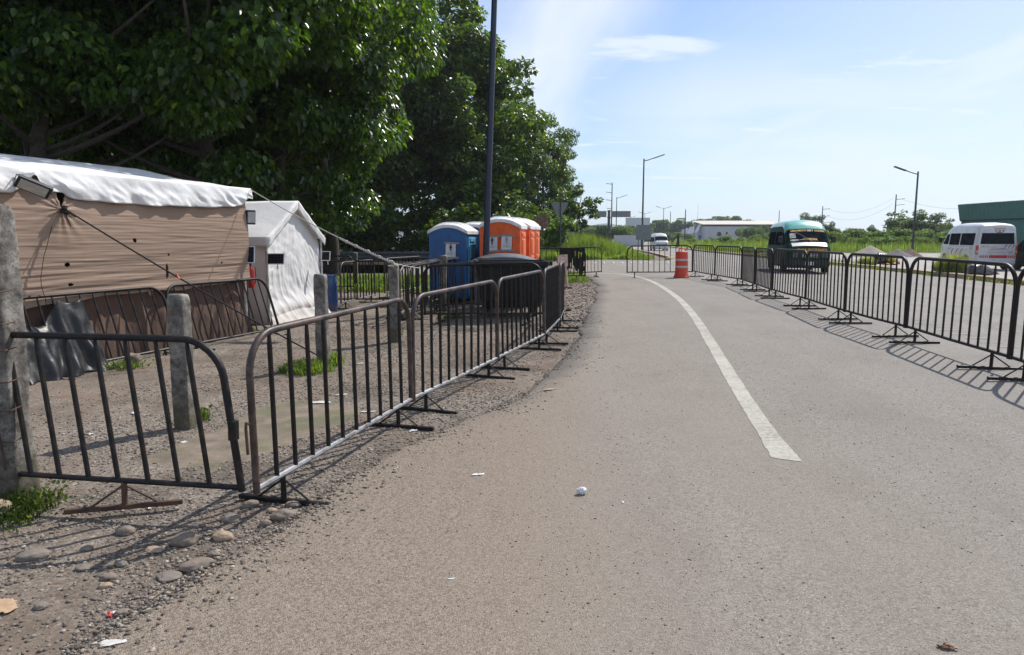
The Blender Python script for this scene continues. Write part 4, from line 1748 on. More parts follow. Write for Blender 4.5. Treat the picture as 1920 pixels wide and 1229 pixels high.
def notice(t, x, z, label, fig, wdt=.27, hgt=.36, tilt=0.0):
    r = empty('paper_notice', local(t, (x * t.scale.x, -.612 * t.scale.y, z * t.scale.z)), label, 'notice', 'paper notices taped to the toilets')
    r.rotation_euler = (Matrix.Rotation(t.rotation_euler.z, 3, 'Z') @ Matrix.Rotation(tilt, 3, 'Y')).to_euler()
    mb = MB()
    mb.grid(lambda u, v: ((u - .5) * wdt, -.006 - .008 * math.sin(u * 6 + v * 3), (v - .5) * hgt), 8, 8)
    mb.build('sheet', M['paper'], r, solid=.002)
    y = -.020
    mb = MB()
    if fig == 'woman':
        polys = [[(-.03, .0), (.03, .0), (.012, .075), (-.012, .075)], [(-.016, -.07), (-.004, -.07), (-.004, .0), (-.016, .0)], [(.004, -.07), (.016, -.07), (.016, .0), (.004, .0)],
                 [(-.035, .02), (-.028, .015), (-.010, .07), (-.018, .075)], [(.028, .015), (.035, .02), (.018, .075), (.010, .07)]]
    else:
        polys = [[(-.018, .0), (.018, .0), (.02, .075), (-.02, .075)], [(-.016, -.08), (-.003, -.08), (-.003, .0), (-.016, .0)], [(.003, -.08), (.016, -.08), (.016, .0), (.003, .0)],
                 [(-.03, .0), (-.023, .0), (-.02, .075), (-.028, .07)], [(.023, .0), (.03, .0), (.028, .07), (.02, .075)]]
    ox, k = (.0, 1.0)
    for pl in polys:
        mb.prism(pl, lambda u, v, w: (u * 1.0 + ox, y - w, v + .05), .003)
    mb.prism([(.015 * math.cos(a), .094 + .015 * math.sin(a)) for a in np.linspace(0, 6.28, 13)[:-1]], lambda u, v, w: (u + ox, y - w, v + .05), .003)
    mb.build('figure', M['ink'] if fig != 'faint' else M['greyink'], r)
    mb = MB()
    for q, (zz_, ww) in enumerate(((-.06, .15), (-.085, .17), (-.11, .12))):
        mb.box((0, y, zz_), (ww, .003, .008))
    mb.build('print_lines', M['greyink'], r)
    mb = MB()
    mb.box((.02, -.014, hgt / 2 + .012), (wdt * 1.5, .014, .05))
    mb.box((.03, -.014, -hgt / 2 - .012), (wdt * 1.45, .014, .05), M=Matrix.Rotation(R(-3), 3, 'Y'))
    mb.build('tape', M['tape'], r)


notice(tb1, .10, 1.46, 'paper notice with a dark figure taped to the blue toilet', 'woman', tilt=R(2))
notice(to1, -.20, 1.52, 'paper notice with bold standing figure, left one on the orange toilet', 'man', tilt=R(1))
notice(to1, .19, 1.54, 'paper notice with faint figure, right one on the orange toilet', 'faint', tilt=R(3))

# ------------------------------------------------------------------ wheeled bins
def wheel_bin(p, rz, label, lid):
    r = empty('wheeled_bin', p, label, 'wheeled bin', 'black wheeled bins', rz)
    mb = MB()
    levels = [(.20, .56, .38), (.32, .60, .42), (.36, .63, .45), (1.04, .70, .53), (1.05, .735, .565), (1.14, .735, .565)]
    vs = []
    for z, hx, hy in levels:
        c = .06
        vs += [(-hx + c, -hy, z), (hx - c, -hy, z), (hx, -hy + c, z), (hx, hy - c, z), (hx - c, hy, z), (-hx + c, hy, z), (-hx, hy - c, z), (-hx, -hy + c, z)]
    # inner wall
    for z, hx, hy in ((1.14, .70, .53), (.30, .58, .40)):
        c = .06
        vs += [(-hx + c, -hy, z), (hx - c, -hy, z), (hx, -hy + c, z), (hx, hy - c, z), (hx - c, hy, z), (-hx + c, hy, z), (-hx, hy - c, z), (-hx, -hy + c, z)]
    k = len(levels) + 2
    fs = [(i * 8 + j, i * 8 + (j + 1) % 8, (i + 1) * 8 + (j + 1) % 8, (i + 1) * 8 + j) for i in range(k - 1) for j in range(8)]
    fs += [tuple(range(7, -1, -1)), tuple((k - 1) * 8 + j for j in range(8))]
    mb.add(vs, fs)
    for x in (-.42, -.14, .14, .42):
        mb.box((x, -.495, .70), (.05, .05, .62), M=Matrix.Rotation(R(-6), 3, 'X'))
    mb.build('body', M['bin'], r, bevel=.008)
    for sx in (-1, 1):
        mb = MB()
        mb.lathe([(0, -.05), (.035, -.05), (.035, .04), (.06, .05), (.06, .08), (0, .08)], 12, (0, 0, 0), axis='x')
        o = mb.build('lifting_lug', M['bin'], r, smooth=True)
        o.location = (sx * .78, .0, 1.08)
        o.rotation_euler = (0, 0, 0 if sx > 0 else math.pi)
    for sx in (-1, 1):
        for sy in (-1, 1):
            mb = MB()
            mb.lathe([(.03, -.03), (.085, -.03), (.1, -.015), (.1, .015), (.085, .03), (.03, .03)], 14, (sx * .45, sy * .3, .1), axis='x')
            mb.box((sx * .45, sy * .3, .2), (.09, .05, .06))
            mb.build('wheel', M['rubber'], r, smooth=True)
    mb = MB()

    def lidf(u, v):
        x = (u - .5) * 1.5
        y = (v - .5) * 1.16
        return (x, y, 1.16 + .17 * (1 - abs(2 * u - 1) ** 2.2) * (1 - .5 * abs(2 * v - 1) ** 3) + .02)
    if lid == 'closed':
        mb.grid(lidf, 24, 12)
        ring = [(k / 24, 0) for k in range(24)] + [(1, k / 12) for k in range(12)] + [(1 - k / 24, 1) for k in range(24)] + [(0, 1 - k / 12) for k in range(12)]
        vs = []
        for u, v in ring:
            a = Vector(lidf(u, v))
            vs += [a, Vector((a.x, a.y, 1.145))]
        n2 = len(ring)
        mb.add(vs, [(2 * k, 2 * k + 1, 2 * ((k + 1) % n2) + 1, 2 * ((k + 1) % n2)) for k in range(n2)])
        o = mb.build('lid', M['lid'], r, smooth=True)
        mb = MB()
        mb.box((-.52, -.60, 1.23), (.16, .02, .035))
        mb.build('lid_grip', M['lid'], o)
    else:
        mb.grid(lambda u, v: ((u - .5) * 1.45, .60 + .07 * math.sin(v * 3.1), 1.12 - v * .95), 16, 12)
        mb.build('lid', M['lid'], r, smooth=True, solid=.02)
    return r


def on_dirt(x, y):
    return Vector((x, y, dirt_z(x, y)))


q = V(958, 500, 14.35)
wheel_bin(on_dirt(q.x, q.y), R(6), 'open black wheeled bin close behind the front barrier', 'open')
q = V(946, 500, 16.3)
wheel_bin(on_dirt(q.x, q.y), R(-3), 'black wheeled bin with a closed curved dusty lid', 'closed').scale = (1, 1, .93)

# blue drum
p = D(611, 582)
dr = empty('plastic_drum', p, 'blue plastic drum behind the concrete post, muddy at its base', 'drum')
mb = MB()
mb.lathe([(0, 0), (.255, 0), (.27, .03), (.285, .2), (.292, .24), (.285, .28), (.285, .52), (.292, .56), (.285, .6), (.27, .80), (.255, .84), (.24, .84), (.235, .80), (0, .80)], 28)
mb.build('body', M['blue_barrel'], dr, smooth=True)
mb = MB()
mb.tube([(.268 * math.cos(a), .268 * math.sin(a), .835) for a in np.linspace(0, 6.283, 29)], .012, 6)
mb.build('rim', M['blue_barrel'], dr, smooth=True)

# ------------------------------------------------------------------ lamp post in the middle, lamps along the road
q0, q1 = V(908, 520, 17.3), V(925, 0, 17.3)
base = on_dirt(q0.x, q0.y)
dirv = (q1 - q0).normalized()
lp_ = empty('lamp_post', base, 'tall dark blue lamp post rising past the orange toilet', 'lamp post')
mb = MB()
top = base + dirv * 9.2
mb.tube([(0, 0, 0), tuple((top - base) * .5), tuple(top - base)], [.083, .075, .062], 16)
mb.build('pole', M['pole'], lp_, smooth=True)
mb = MB()
mb.box((0, 0, .015), (.36, .36, .03))
mb.build('base_plate', M['pole'], lp_)
mb = MB()
t = top - base
mb.tube([t, t + Vector((.5, 0, .18)), t + Vector((1.5, 0, .3))], .035, 8)
mb.build('arm', M['pole'], lp_, smooth=True)
mb = MB()
mb.box(t + Vector((1.8, 0, .31)), (.75, .26, .09))
mb.build('lamp_head', M['lamp_steel'], lp_, bevel=.02)


def street_lamp(px, Y, ztop, arms, label, lean=0.0):
    p = V(px, 445, Y)
    b = Vector((p.x, p.y, g(p.x)))
    H = ztop - b.z
    r = empty('street_lamp', b, label, 'street lamp', 'street lamps along the far road')
    mb = MB()
    mb.tube([(-lean * H, 0, 0), (-lean * H * .5, 0, H * .5), (0, 0, H)], [.11, .09, .07], 10)
    mb.build('pole', M['lamp_steel'], r, smooth=True)
    for s in arms:
        mb = MB()
        mb.tube([(0, 0, H - .25), (s * .5, 0, H - .12), (s * 1.2, 0, H + .12)], .045, 6)
        a = mb.build('arm', M['lamp_steel'], r, smooth=True)
        mb = MB()
        mb.box((s * 1.62, 0, H + .25), (1.15, .3, .10), M=Matrix.Rotation(-s * R(19), 3, 'Y'))
        mb.build('lamp_head', M['lamp_steel'], a, bevel=.03)
    return r


street_lamp(1204, 75, V(1204, 298, 75).z, (1,), 'tallest street lamp beside the plain sign board, one arm to the right')
street_lamp(1155, 146, V(1155, 370, 146).z, (1,), 'one armed street lamp standing over the tall grass near the gantry')
street_lamp(1243, 190, V(1243, 390, 190).z, (1, -1), 'street lamp with two arms spread like a gull above the far van')
street_lamp(1208, 235, V(1208, 400, 235).z, (1, -1), 'distant two armed street lamp over the pale billboard')
street_lamp(1182, 290, V(1182, 407, 290).z, (1,), 'farthest small street lamp above the left end of the billboard')
street_lamp(1712.5, 63, V(1721, 322, 63).z, (-1,), 'street lamp behind the gravel heaps, its arm to the left', lean=-.0)

# sign board seen from behind, give way sign, small board, rusty sign
p = V(1206, 470, 70)
sb = empty('sign_board', (p.x, p.y, g(p.x)), 'plain grey back of a square sign board on two posts', 'sign')
zc = V(1206, 436, 70).z - g(p.x)
mb = MB()
mb.box((0, 0, zc), (1.52, .03, 1.48))
mb.build('panel', M['sign_back'], sb)
for sx in (-.50, .50):
    mb = MB()
    mb.tube([(sx, .045, 0), (sx, .045, zc + .72)], .035, 8)
    mb.build('post', M['lamp_steel'], sb)
mb = MB()
mb.box((0, .03, zc + .4), (1.4, .03, .05))
mb.box((0, .03, zc - .4), (1.4, .03, .05))
mb.build('rail', M['lamp_steel'], sb)

p = V(1050, 480, 41)
gs = empty('traffic_sign', (p.x, p.y, g(p.x)), 'bare metal back of a triangular give way sign', 'sign')
zt_, zb_ = V(1048, 380, 41).z - g(p.x), V(1048, 409, 41).z - g(p.x)
mb = MB()
hw = .48
mb.prism([(-hw - .06, zt_), (hw - .06, zt_), (hw - .02, zt_ - .05), (.0, zb_), (-.1, zb_), (-hw - .08, zt_ - .05)], lambda u, v, w: (u, w, v), .012)
mb.build('plate', M['sign_back'], gs)
mb = MB()
mb.tube([(0, -.03, 0), (0, -.03, zt_ + .02)], .035, 8)
mb.build('post', M['lamp_steel'], gs)

p = on_dirt(*G(1063, 541)[:2])
sm = empty('small_board', p, 'small pale board on a stick beside the black net', 'sign')
zc = V(1050, 489, p.y).z - p.z
mb = MB()
mb.box((-.14, -.02, zc), (.31, .018, .36), M=Matrix.Rotation(R(-3), 3, 'Y'))
mb.build('panel', M['pipe_white'], sm)
mb = MB()
mb.tube([(.02, 0, 0), (-.06, 0, zc)], .028, 8)
mb.build('stick', M['pipe_white'], sm)
mb = MB()
mb.box((-.05, 0, .02), (.40, .34, .05))
mb.build('foot_plate', M['black'], sm)

p = V(1017, 460, 46)
rs = empty('rusty_sign', (p.x, p.y, g(p.x)), 'rust brown square sign plate among the leaves', 'sign')
zc = V(1016, 415, 46).z - g(p.x)
mb = MB()
mb.box((0, 0, zc), (.82, .02, .78))
mb.build('plate', M['rustboard'], rs)
mb = MB()
mb.tube([(0, .03, 0), (0, .03, zc + .3)], .04, 8)
mb.build('post', M['rust'], rs)

# overhead gantry sign
p = V(1141, 450, 150)
ga = empty('overhead_sign', (p.x, p.y, g(p.x)), 'grey overhead road sign with two long panels on a T mast', 'sign')
zA_, zB_ = V(1141, 395, 150).z - .2, V(1141, 407, 150).z - .2
mb = MB()
mb.tube([(0, 0, 0), (0, 0, zA_ + .15)], .30, 12)
mb.box((0, 0, zA_), (.7, .3, .25))
mb.box((0, 0, zB_), (.7, .3, .25))
mb.build('mast', M['lamp_steel'], ga)
for x0, x1 in ((-3.6, -.55), (.65, 4.6)):
    mb = MB()
    mb.box(((x0 + x1) / 2, -.1, (zA_ + zB_) / 2), (x1 - x0, .12, zA_ - zB_ - .05))
    o = mb.build('panel', M['sign_back'], ga)
    mb = MB()
    mb.box((x1 - .55, -.18, (zA_ + zB_) / 2 - .1), (.3, .03, .26))
    mb.build('orange_mark', M['orange_scrap'], o)
# billboard
p = V(1195, 450, 205)
bb = empty('billboard', (p.x, p.y, g(p.x)), 'blank pale billboard behind the tallest street lamp', 'billboard')
zA_, zB_ = V(1195, 408, 205).z - .2, V(1195, 423, 205).z - .2
mb = MB()
mb.box((0, 0, (zA_ + zB_) / 2), (7.1, .25, zA_ - zB_))
mb.build('panel', M['board'], bb)
mb = MB()
mb.tube([(-2, .3, 0), (-2, .3, zA_ - .1)], .15, 8)
mb.tube([(2, .3, 0), (2, .3, zA_ - .1)], .15, 8)
mb.build('legs', M['lamp_steel'], bb)


def utility_pole(px, Y, ypix, label, arms=(), r=.16):
    p = V(px, 445, Y)
    b = Vector((p.x, p.y, g(p.x)))
    H = V(px, ypix, Y).z - b.z
    o = empty('utility_pole', b, label, 'utility pole', 'distant utility poles')
    mb = MB()
    mb.tube([(0, 0, 0), (0, 0, H)], [r, r * .6], 8)
    mb.build('pole', M['lamp_steel'], o)
    for s, dz in arms:
        mb = MB()
        mb.tube([(0, 0, H - dz), (s * .8, 0, H - dz + .12), (s * 1.6, 0, H - dz + .2)], r * .38, 6)
        mb.build('cross_arm', M['lamp_steel'], o)
    return o


utility_pole(1146, 185, 343, 'tall pale utility pole with thin brackets above the gantry sign', [(-1, .4), (-1, 2.6), (-1, 4.6), (-.8, 6.8), (-.7, 9)], .2)
utility_pole(1284, 150, 393, 'thick dark utility pole left of the saw toothed sheds', (), .15)
utility_pole(1256, 210, 397, 'thin utility pole right of the gull armed lamp', (), .15)
utility_pole(1307, 300, 384, 'hair thin mast over the saw toothed sheds', (), .07)
utility_pole(1459, 140, 395, 'short utility pole standing up behind the green van roof', (), .11)
up1 = utility_pole(1539.5, 150, 387, 'utility pole with three brackets just right of the green van', [(1, .7), (1, 2.2), (1, 3.6)], .15)
up2 = utility_pole(1675, 125, 365, 'utility pole with two brackets above the round trees', [(1, .9), (1, 1.9)], .15)


def wire(a, b, sag, label):
    mb = MB()
    P = []
    for k in range(25):
        t = k / 24
        q = a.lerp(b, t)
        q.z -= sag * 4 * t * (1 - t)
        P.append(q)
    mb.tube(P, .014, 4)
    tag(mb.build('power_line', M['lamp_steel']), label, 'power line', 'power lines on the right')


ua, ub = V(1539, 392, 150), V(1675, 372, 125)
wire(ua + Vector((1.5, 0, 0)), ub, 1.6, 'upper power line sagging between the two bracketed poles')
wire(ua + Vector((1.5, 0, -1.5)), ub + Vector((0, 0, -1)), 1.7, 'lower power line sagging between the two bracketed poles')
wire(ub + Vector((1.4, 0, -.1)), V(1990, 352, 90), 2.2, 'power line running from the pole to the right over the green shed')

# ------------------------------------------------------------------ orange drum in the lane
p = G(1277.5, 521)
ob = empty('traffic_drum', p, 'orange traffic drum with two pale reflective bands in the lane mouth', 'traffic drum')
mb = MB()
prof = [(r_ * .88, z_) for r_, z_ in [(0, 0), (.285, 0), (.285, .09), (.262, .13), (.255, .14), (.25, .30), (.248, .34), (.243, .345), (.242, .42), (.247, .425), (.24, .58), (.235, .585), (.235, .66), (.24, .665), (.228, .86), (.215, .90), (.18, .915), (0, .925)]]
mb.lathe(prof, 28)
mb.build('body', M['barrel'], ob, smooth=True)
for z0, z1, r0 in ((.345, .42, .2165), (.585, .66, .2105)):
    mb = MB()
    mb.lathe([(r0 - .01, z0), (r0, z0 + .003), (r0, z1 - .003), (r0 - .01, z1)], 28)
    mb.build('reflective_band', M['reflect'], ob, smooth=True)
mb = MB()
mb.tube([(-.11, 0, .91), (-.105, 0, .98), (-.07, 0, 1.01), (.07, 0, 1.01), (.105, 0, .98), (.11, 0, .91)], .022, 8)
mb.build('handle', M['barrel'], ob, smooth=True)
mb = MB()
mb.lathe([(.0, .002), (.268, .002), (.268, .05), (.255, .06), (0, .06)], 24)
mb.build('rubber_base', M['barrel'], ob, smooth=True)

# white studs across the road end
mb = MB()
mb.lathe([(.11, 0), (.105, .03), (.08, .06), (.04, .078), (0, .082)], 14)
stud = None
for k in range(14):
    p = G(1080 + k * 17.2, 494)
    o = mb.build('road_stud', M['wht_roof'], smooth=True) if stud is None else stud.copy()
    if stud is None:
        stud = o
    else:
        COL.objects.link(o)
    o.location = (p.x, p.y, g(p.x))
    o.scale = (.75, .75, .75)
    tag(o, 'small round white road stud in the row across the lane end', 'road stud', 'white studs across the crossing road')

# guard rail behind the yard
a, b = V(585, 480, 43.4), V(830, 480, 43.4)
gr = empty('guard_rail', (a.x, a.y, g(a.x)), 'dark steel guard rail in the shade of the wood', 'guard rail')
L_ = b.x - a.x + 4
za = V(700, 472, 43.4).z - g(a.x)
mb = MB()
pf = [(0, 0), (.05, .05), (.05, .12), (0, .16), (0, .22), (.05, .26), (.05, .33), (0, .38)]
vs = [(x, -d, za - .38 - .1 + h * 1.25) for x in (-3, L_) for d, h in pf]
mb.add(vs, [(k, k + 1, 8 + k + 1, 8 + k) for k in range(7)])
mb.build('beam', mk('dull_guard_rail', (.10, .11, .125), .4, .6, .2, 3, .1, 40), gr, solid=.006)
for x in np.arange(-2.5, L_, 2.4):
    mb = MB()
    mb.box((x, .08, za / 2 - .05), (.12, .1, za))
    mb.build('post', M['lamp_steel'], gr)

# ------------------------------------------------------------------ vans
M['headlamp'] = mk('dim_headlamp_glass', (.09, .10, .105), .25, 0, .4, 14, 0, spec=.3)
PROF = [(-2.36, 2.02), (-2.33, 2.14), (-2.2, 2.22), (-1.8, 2.27), (.3, 2.29), (.8, 2.25), (1.15, 2.12), (1.42, 1.91), (1.97, 1.34), (2.06, 1.285), (2.27, 1.16), (2.34, 1.06), (2.37, .95)]
PY, PZ = [p[0] for p in PROF], [p[1] for p in PROF]
ZB = .24


def zt(y):
    return float(np.interp(y, PY, PZ))


def hw_(y):
    return float(np.interp(y, [-2.36, -2.25, -1.9, 1.4, 2.0, 2.25, 2.37], [.86, .905, .935, .935, .90, .845, .76]))


def rad(y):
    return min(.24, (zt(y) - ZB) * .2)


def xside(y, z):
    return hw_(y) * (1 - .03 * max(0, (.7 - z) / .4)) - .15 * max(0, (z - 1.0) / 1.25) ** 1.3


def ztop(y, x):
    r = rad(y)
    xs_ = xside(y, zt(y) - r)
    crown = .05 if y < 1.2 else .03
    ax = abs(x)
    if ax <= xs_ - r:
        return zt(y) + crown * (1 - (ax / (xs_ - r)) ** 2)
    t = min(1, (ax - (xs_ - r)) / r)
    return zt(y) - r + r * math.sqrt(max(0, 1 - t * t))


def ring(y):
    r = rad(y)
    zs = zt(y) - r
    pts = [(0, ZB), (hw_(y) * .9, ZB), ]
    for k in range(10):
        z = ZB + .05 + (zs - ZB - .05) * k / 9
        pts.append((xside(y, z), z))
    xs_ = xside(y, zs)
    for k in range(1, 7):
        a = k / 6 * math.pi / 2
        pts.append((xs_ - r + r * math.cos(a), zs + r * math.sin(a)))
    for k in range(1, 6):
        x = (xs_ - r) * (1 - k / 5)
        pts.append((x, ztop(y, x)))
    return pts


def side_patch(sgn, outline, off):
    """flat-ish patch following the body side; outline in (y, z)"""
    cy = sum(p[0] for p in outline) / len(outline)
    cz = sum(p[1] for p in outline) / len(outline)
    rounded = []
    n = len(outline)
    for i in range(n):
        p0, p1, p2 = Vector(outline[i - 1]), Vector(outline[i]), Vector(outline[(i + 1) % n])
        a = p1 + (p0 - p1).normalized() * min(.07, (p0 - p1).length * .3)
        b = p1 + (p2 - p1).normalized() * min(.07, (p2 - p1).length * .3)
        for t in (0, .33, .67, 1):
            rounded.append(a * (1 - t) ** 2 + p1 * 2 * t * (1 - t) + b * t * t)
    vs, fs = [], []
    m = len(rounded)
    for f in (1, .66, .33):
        for p in rounded:
            y, z = cy + (p.x - cy) * f, cz + (p.y - cz) * f
            vs.append((sgn * (xside(y, z) + off), y, z))
    vs.append((sgn * (xside(cy, cz) + off), cy, cz))
    for r_ in range(2):
        for i in range(m):
            q = (r_ * m + i, r_ * m + (i + 1) % m, (r_ + 1) * m + (i + 1) % m, (r_ + 1) * m + i)
            fs.append(q if sgn < 0 else q[::-1])
    for i in range(m):
        q = (2 * m + i, 2 * m + (i + 1) % m, 3 * m)
        fs.append(q if sgn < 0 else q[::-1])
    return vs, fs


def text_mesh(body, size, bold=.012, width=None, align='CENTER'):
    c = bpy.data.curves.new('lettering', 'FONT')
    c.body = body
    c.size = size
    c.offset = bold
    c.align_x = align
    c.resolution_u = 2
    o = bpy.data.objects.new('lettering', c)
    COL.objects.link(o)
    dg = bpy.context.evaluated_depsgraph_get()
    me = bpy.data.meshes.new_from_object(o.evaluated_get(dg))
    bpy.data.objects.remove(o)
    vs = [Vector(v.co) for v in me.vertices]
    fs = [tuple(p.vertices) for p in me.polygons]
    bpy.data.meshes.remove(me)
    if width:
        x0, x1 = min(v.x for v in vs), max(v.x for v in vs)
        k = width / (x1 - x0)
        for v in vs:
            v.x = (v.x - (x0 + x1) / 2) * k
    return vs, fs


def lettering(parent, body, fn, size, mat, width, bold=.012, name='lettering'):
    vs, fs = text_mesh(body, size, bold, width)
    mb = MB()
    mb.add([fn(v.x, v.y) for v in vs], fs)
    return mb.build(name, mat, parent)


def build_van(label, paint, roof_paint, loc, yaw, style, group=None):
    r = empty('van', loc, label, 'van', group)
    r.rotation_euler = (0, 0, yaw)
    st = [-2.36, -2.345, -2.33, -2.28, -2.2, -2.0, -1.5, -.9, -.3, .3, .6, .8, .95, 1.15, 1.28, 1.42, 1.6, 1.8, 1.97, 2.02, 2.06, 2.16, 2.27, 2.31, 2.34, 2.37]
    rings = [ring(y) for y in st]
    n = len(rings[0])
    vs = []
    for y, rg in zip(st, rings):
        vs += [(x, y, z) for x, z in rg] + [(-x, y, z) for x, z in rg]
    fs, mi = [], []
    K = 2 * n
    for i in range(len(st) - 1):
        for j in range(n - 1):
            a = i * K + j
            zz_ = (vs[a][2] + vs[a + 1][2]) / 2
            m = 1 if (j >= 11 and st[i] < 1.42 and st[i] > -2.34) else 0
            fs.append((a, a + K, a + K + 1, a + 1))
            mi.append(m)
            b = a + n
            fs.append((b, b + 1, b + K + 1, b + K))
            mi.append(m)
    for i in (0, len(st) - 1):
        for j in range(n - 1):
            a, b = i * K + j, i * K + n + j
            q = (a, a + 1, b + 1, b)
            fs.append(q if i == 0 else q[::-1])
            mi.append(0)
    mb = MB()
    mb.add(vs, fs)
    mb.m = mi
    mb.build('body', [paint, roof_paint], r, smooth=True)
    G_ = M['glass']
    # windscreen on the sloping front
    mb = MB()

    def ws(u, v):
        y = 1.945 - .50 * v
        xs_ = xside(y, zt(y) - rad(y)) - .055
        x = (2 * u - 1) * xs_
        return (x, y + .004, ztop(y, x) + .006)
    mb.grid(ws, 28, 10)
    w_ = mb.build('windscreen', G_, r, smooth=True)
    # side windows
    for s in (-1, 1):
        for out in ([(1.02, 1.22), (1.72, 1.22), (1.70, 1.30), (1.34, 1.74), (1.02, 1.78)], [(-.35, 1.2), (.90, 1.2), (.90, 1.80), (-.35, 1.80)], [(-2.05, 1.2), (-.47, 1.2), (-.47, 1.80), (-2.05, 1.80)]):
            v_, f_ = side_patch(s, out, .006)
            mb = MB()
            mb.add(v_, f_)
            mb.build('side_window', G_, r, smooth=True)
        # door seams and sill
        mb = MB()
        for y0 in (.96, -.41, 1.0 + .78):
            v_, f_ = side_patch(s, [(y0 - .008, .5), (y0 + .008, .5), (y0 + .008, 1.82 if y0 < 1.5 else 1.2), (y0 - .008, 1.82 if y0 < 1.5 else 1.2)], .0035)
            mb.add(v_, f_)
        v_, f_ = side_patch(s, [(-2.0, .36), (1.9, .36), (1.9, .46), (-2.0, .46)], .004)
        mb.add(v_, f_)
        v_, f_ = side_patch(s, [(-2.1, 1.135), (.9, 1.135), (.9, 1.15), (-2.1, 1.15)], .0035)
        mb.add(v_, f_)
        mb.build('door_seam', M['trim'], r)
        mb = MB()
        mb.box((s * (hw_(.8) + .012), .78, 1.02), (.03, .18, .035))
        mb.build('door_handle', M['chrome'] if style == 'green' else M['trim'], r, bevel=.006)
        # mirror
        mb = MB()
        mb.tube([(s * .84, 1.62, 1.28), (s * 1.02, 1.70, 1.38)], .022, 6)
        mb.box((s * 1.08, 1.70, 1.46), (.17, .09, .27))
        mb.build('mirror', M['trim'], r, bevel=.02)
        # wheels with dark arches
        for y in (1.42, -1.28):
            mb = MB()
            aw = [(s * (xside(y + .40 * math.cos(a), max(.31, .36 + .40 * math.sin(a))) + .004), y + .40 * math.cos(a), max(.30, .36 + .40 * math.sin(a))) for a in np.linspace(-.15, math.pi + .15, 25)]
            mb.add(aw + [(s * (xside(y, .5) + .004), y, .40)], [((k, k + 1, 25) if s < 0 else (k + 1, k, 25)) for k in range(24)])
            mb.build('wheel_arch', M['dark'], r)
            mb = MB()
            mb.lathe([(.19, -.1), (.30, -.1), (.335, -.07), (.335, .07), (.30, .1), (.19, .1)], 24, axis='x')
            wh = mb.build('wheel', M['rubber'], r, smooth=True)
            wh.location = (s * .855, y, .335)
            mb = MB()
            mb.lathe([(0, -.06), (.19, -.09), (.2, -.085), (.2, .085), (.19, .09), (.13, .065), (.06, .07), (0, .075)], 18, axis='x')
            mb.build('rim', M['alu'], wh, smooth=True)
    fy = 2.37

    def front(x, z, off=.006):
        return (-x, fy + off, z)
    mb = MB()
    mb.box((0, 2.36, .44), (1.62, .16, .26))
    mb.build('front_bumper', M['trim'] if style == 'green' else paint, r, bevel=.05)
    mb = MB()
    mb.box((0, 2.372, .78), (.80, .02, .22))
    gl = mb.build('grille', M['trim'], r, bevel=.008)
    mb = MB()
    for z in (.72, .78, .84):
        mb.box((0, 2.386, z), (.74, .012, .016))
    mb.build('grille_bar', M['chrome'], gl)
    mb = MB()
    mb.tube([(.075 * math.cos(a), 2.396, .79 + .075 * math.sin(a)) for a in np.linspace(0, 6.283, 21)], .014, 6)
    mb.box((0, 2.396, .79), (.19, .012, .03))
    mb.build('badge', M['chrome'], gl)
    for s in (-1, 1):
        mb = MB()
        mb.box((s * .58, 2.36, .80), (.30, .04, .22))
        mb.build('headlight', M['headlamp'], r, bevel=.02)
    mb = MB()
    mb.box((.02, 2.452, .44), (.34, .012, .15))
    mb.build('number_plate', M['paper'], r)
    # wipers
    def wsp(x, v, off=.02):
        y = 1.945 - .50 * v
        return Vector((x, y + off * .7, ztop(y, x) + off * .7))
    mb = MB()
    for x0, x1, v1 in ((-.10, .52, .80), (.62, .16, .10)) if style == 'green' else ((-.1, -.6, .12), (.5, .0, .12)):
        mb.tube([wsp(x0, -.04, .03), wsp((x0 + x1) / 2, v1 / 2, .035), wsp(x1, v1, .03)], .013, 5)
    mb.build('wiper', M['chrome'] if style == 'green' else M['trim'], r)
    ry_ = -2.362
    # rear
    mb = MB()
    for s in (-1, 1):
        mb = MB()
        mb.box((s * .845, -2.31, .98), (.10, .12, .44))
        tl_ = mb.build('tail_light', M['red'], r, bevel=.015)
        mb = MB()
        mb.box((s * .846, -2.372, .90), (.08, .012, .13))
        mb.build('clear_lens', M['lens'] if s < 0 else M['amber'], tl_)
    mb = MB()
    mb.grid(lambda u, v: ((2 * u - 1) * (.74 - .05 * v), ry_ - .008, 1.27 + .53 * v), 10, 4)
    mb.build('rear_window', G_, r)
    mb = MB()
    mb.box((0, -2.37, .42), (1.66, .16, .24))
    mb.build('rear_bumper', paint, r, bevel=.05)
    if style == 'green':
        def wtext(cx, v0, sl=.752):
            def fn(x, z):
                X = -(x + cx)
                v = v0 + z / .74
                y = 1.945 - .50 * v
                return (X, y + .012, ztop(y, X) + .013)
            return fn
        # dark sunstrip carrying the yellow letters
        lettering(w_, 'LIBRAMIENTO', wtext(-.33, .80), .145, M['yellow'], .66, .011)
        lettering(w_, 'REG Y', wtext(.155, .80), .14, M['cream'], .26, .011)
        lettering(w_, 'COSTERA', wtext(.53, .80), .145, M['yellow'], .43, .011)
        lettering(w_, 'DERECHA', wtext(.10, .06), .16, M['yellow'], .60, .014)
        lettering(w_, 'NISSAN', wtext(-.56, .03), .12, M['cream'], .32, .010)
        mb = MB()
        f = wtext(-.60, .26)
        mb.grid(lambda u, v: f((u - .5) * .24, v * .30), 6, 6)
        st_ = mb.build('sticker', M['cream'], w_)
        lettering(st_, '53', lambda x, z: tuple(Vector(wtext(-.60, .34)(x, z)) + Vector((0, .004, .004))), .17, M['greyink'], .18, .006)
        lettering(r, 'COLECTIVO', lambda x, z: (-(x + .06), 2.382, z + .955), .165, M['yellow'], 1.26, .013)
        mb = MB()
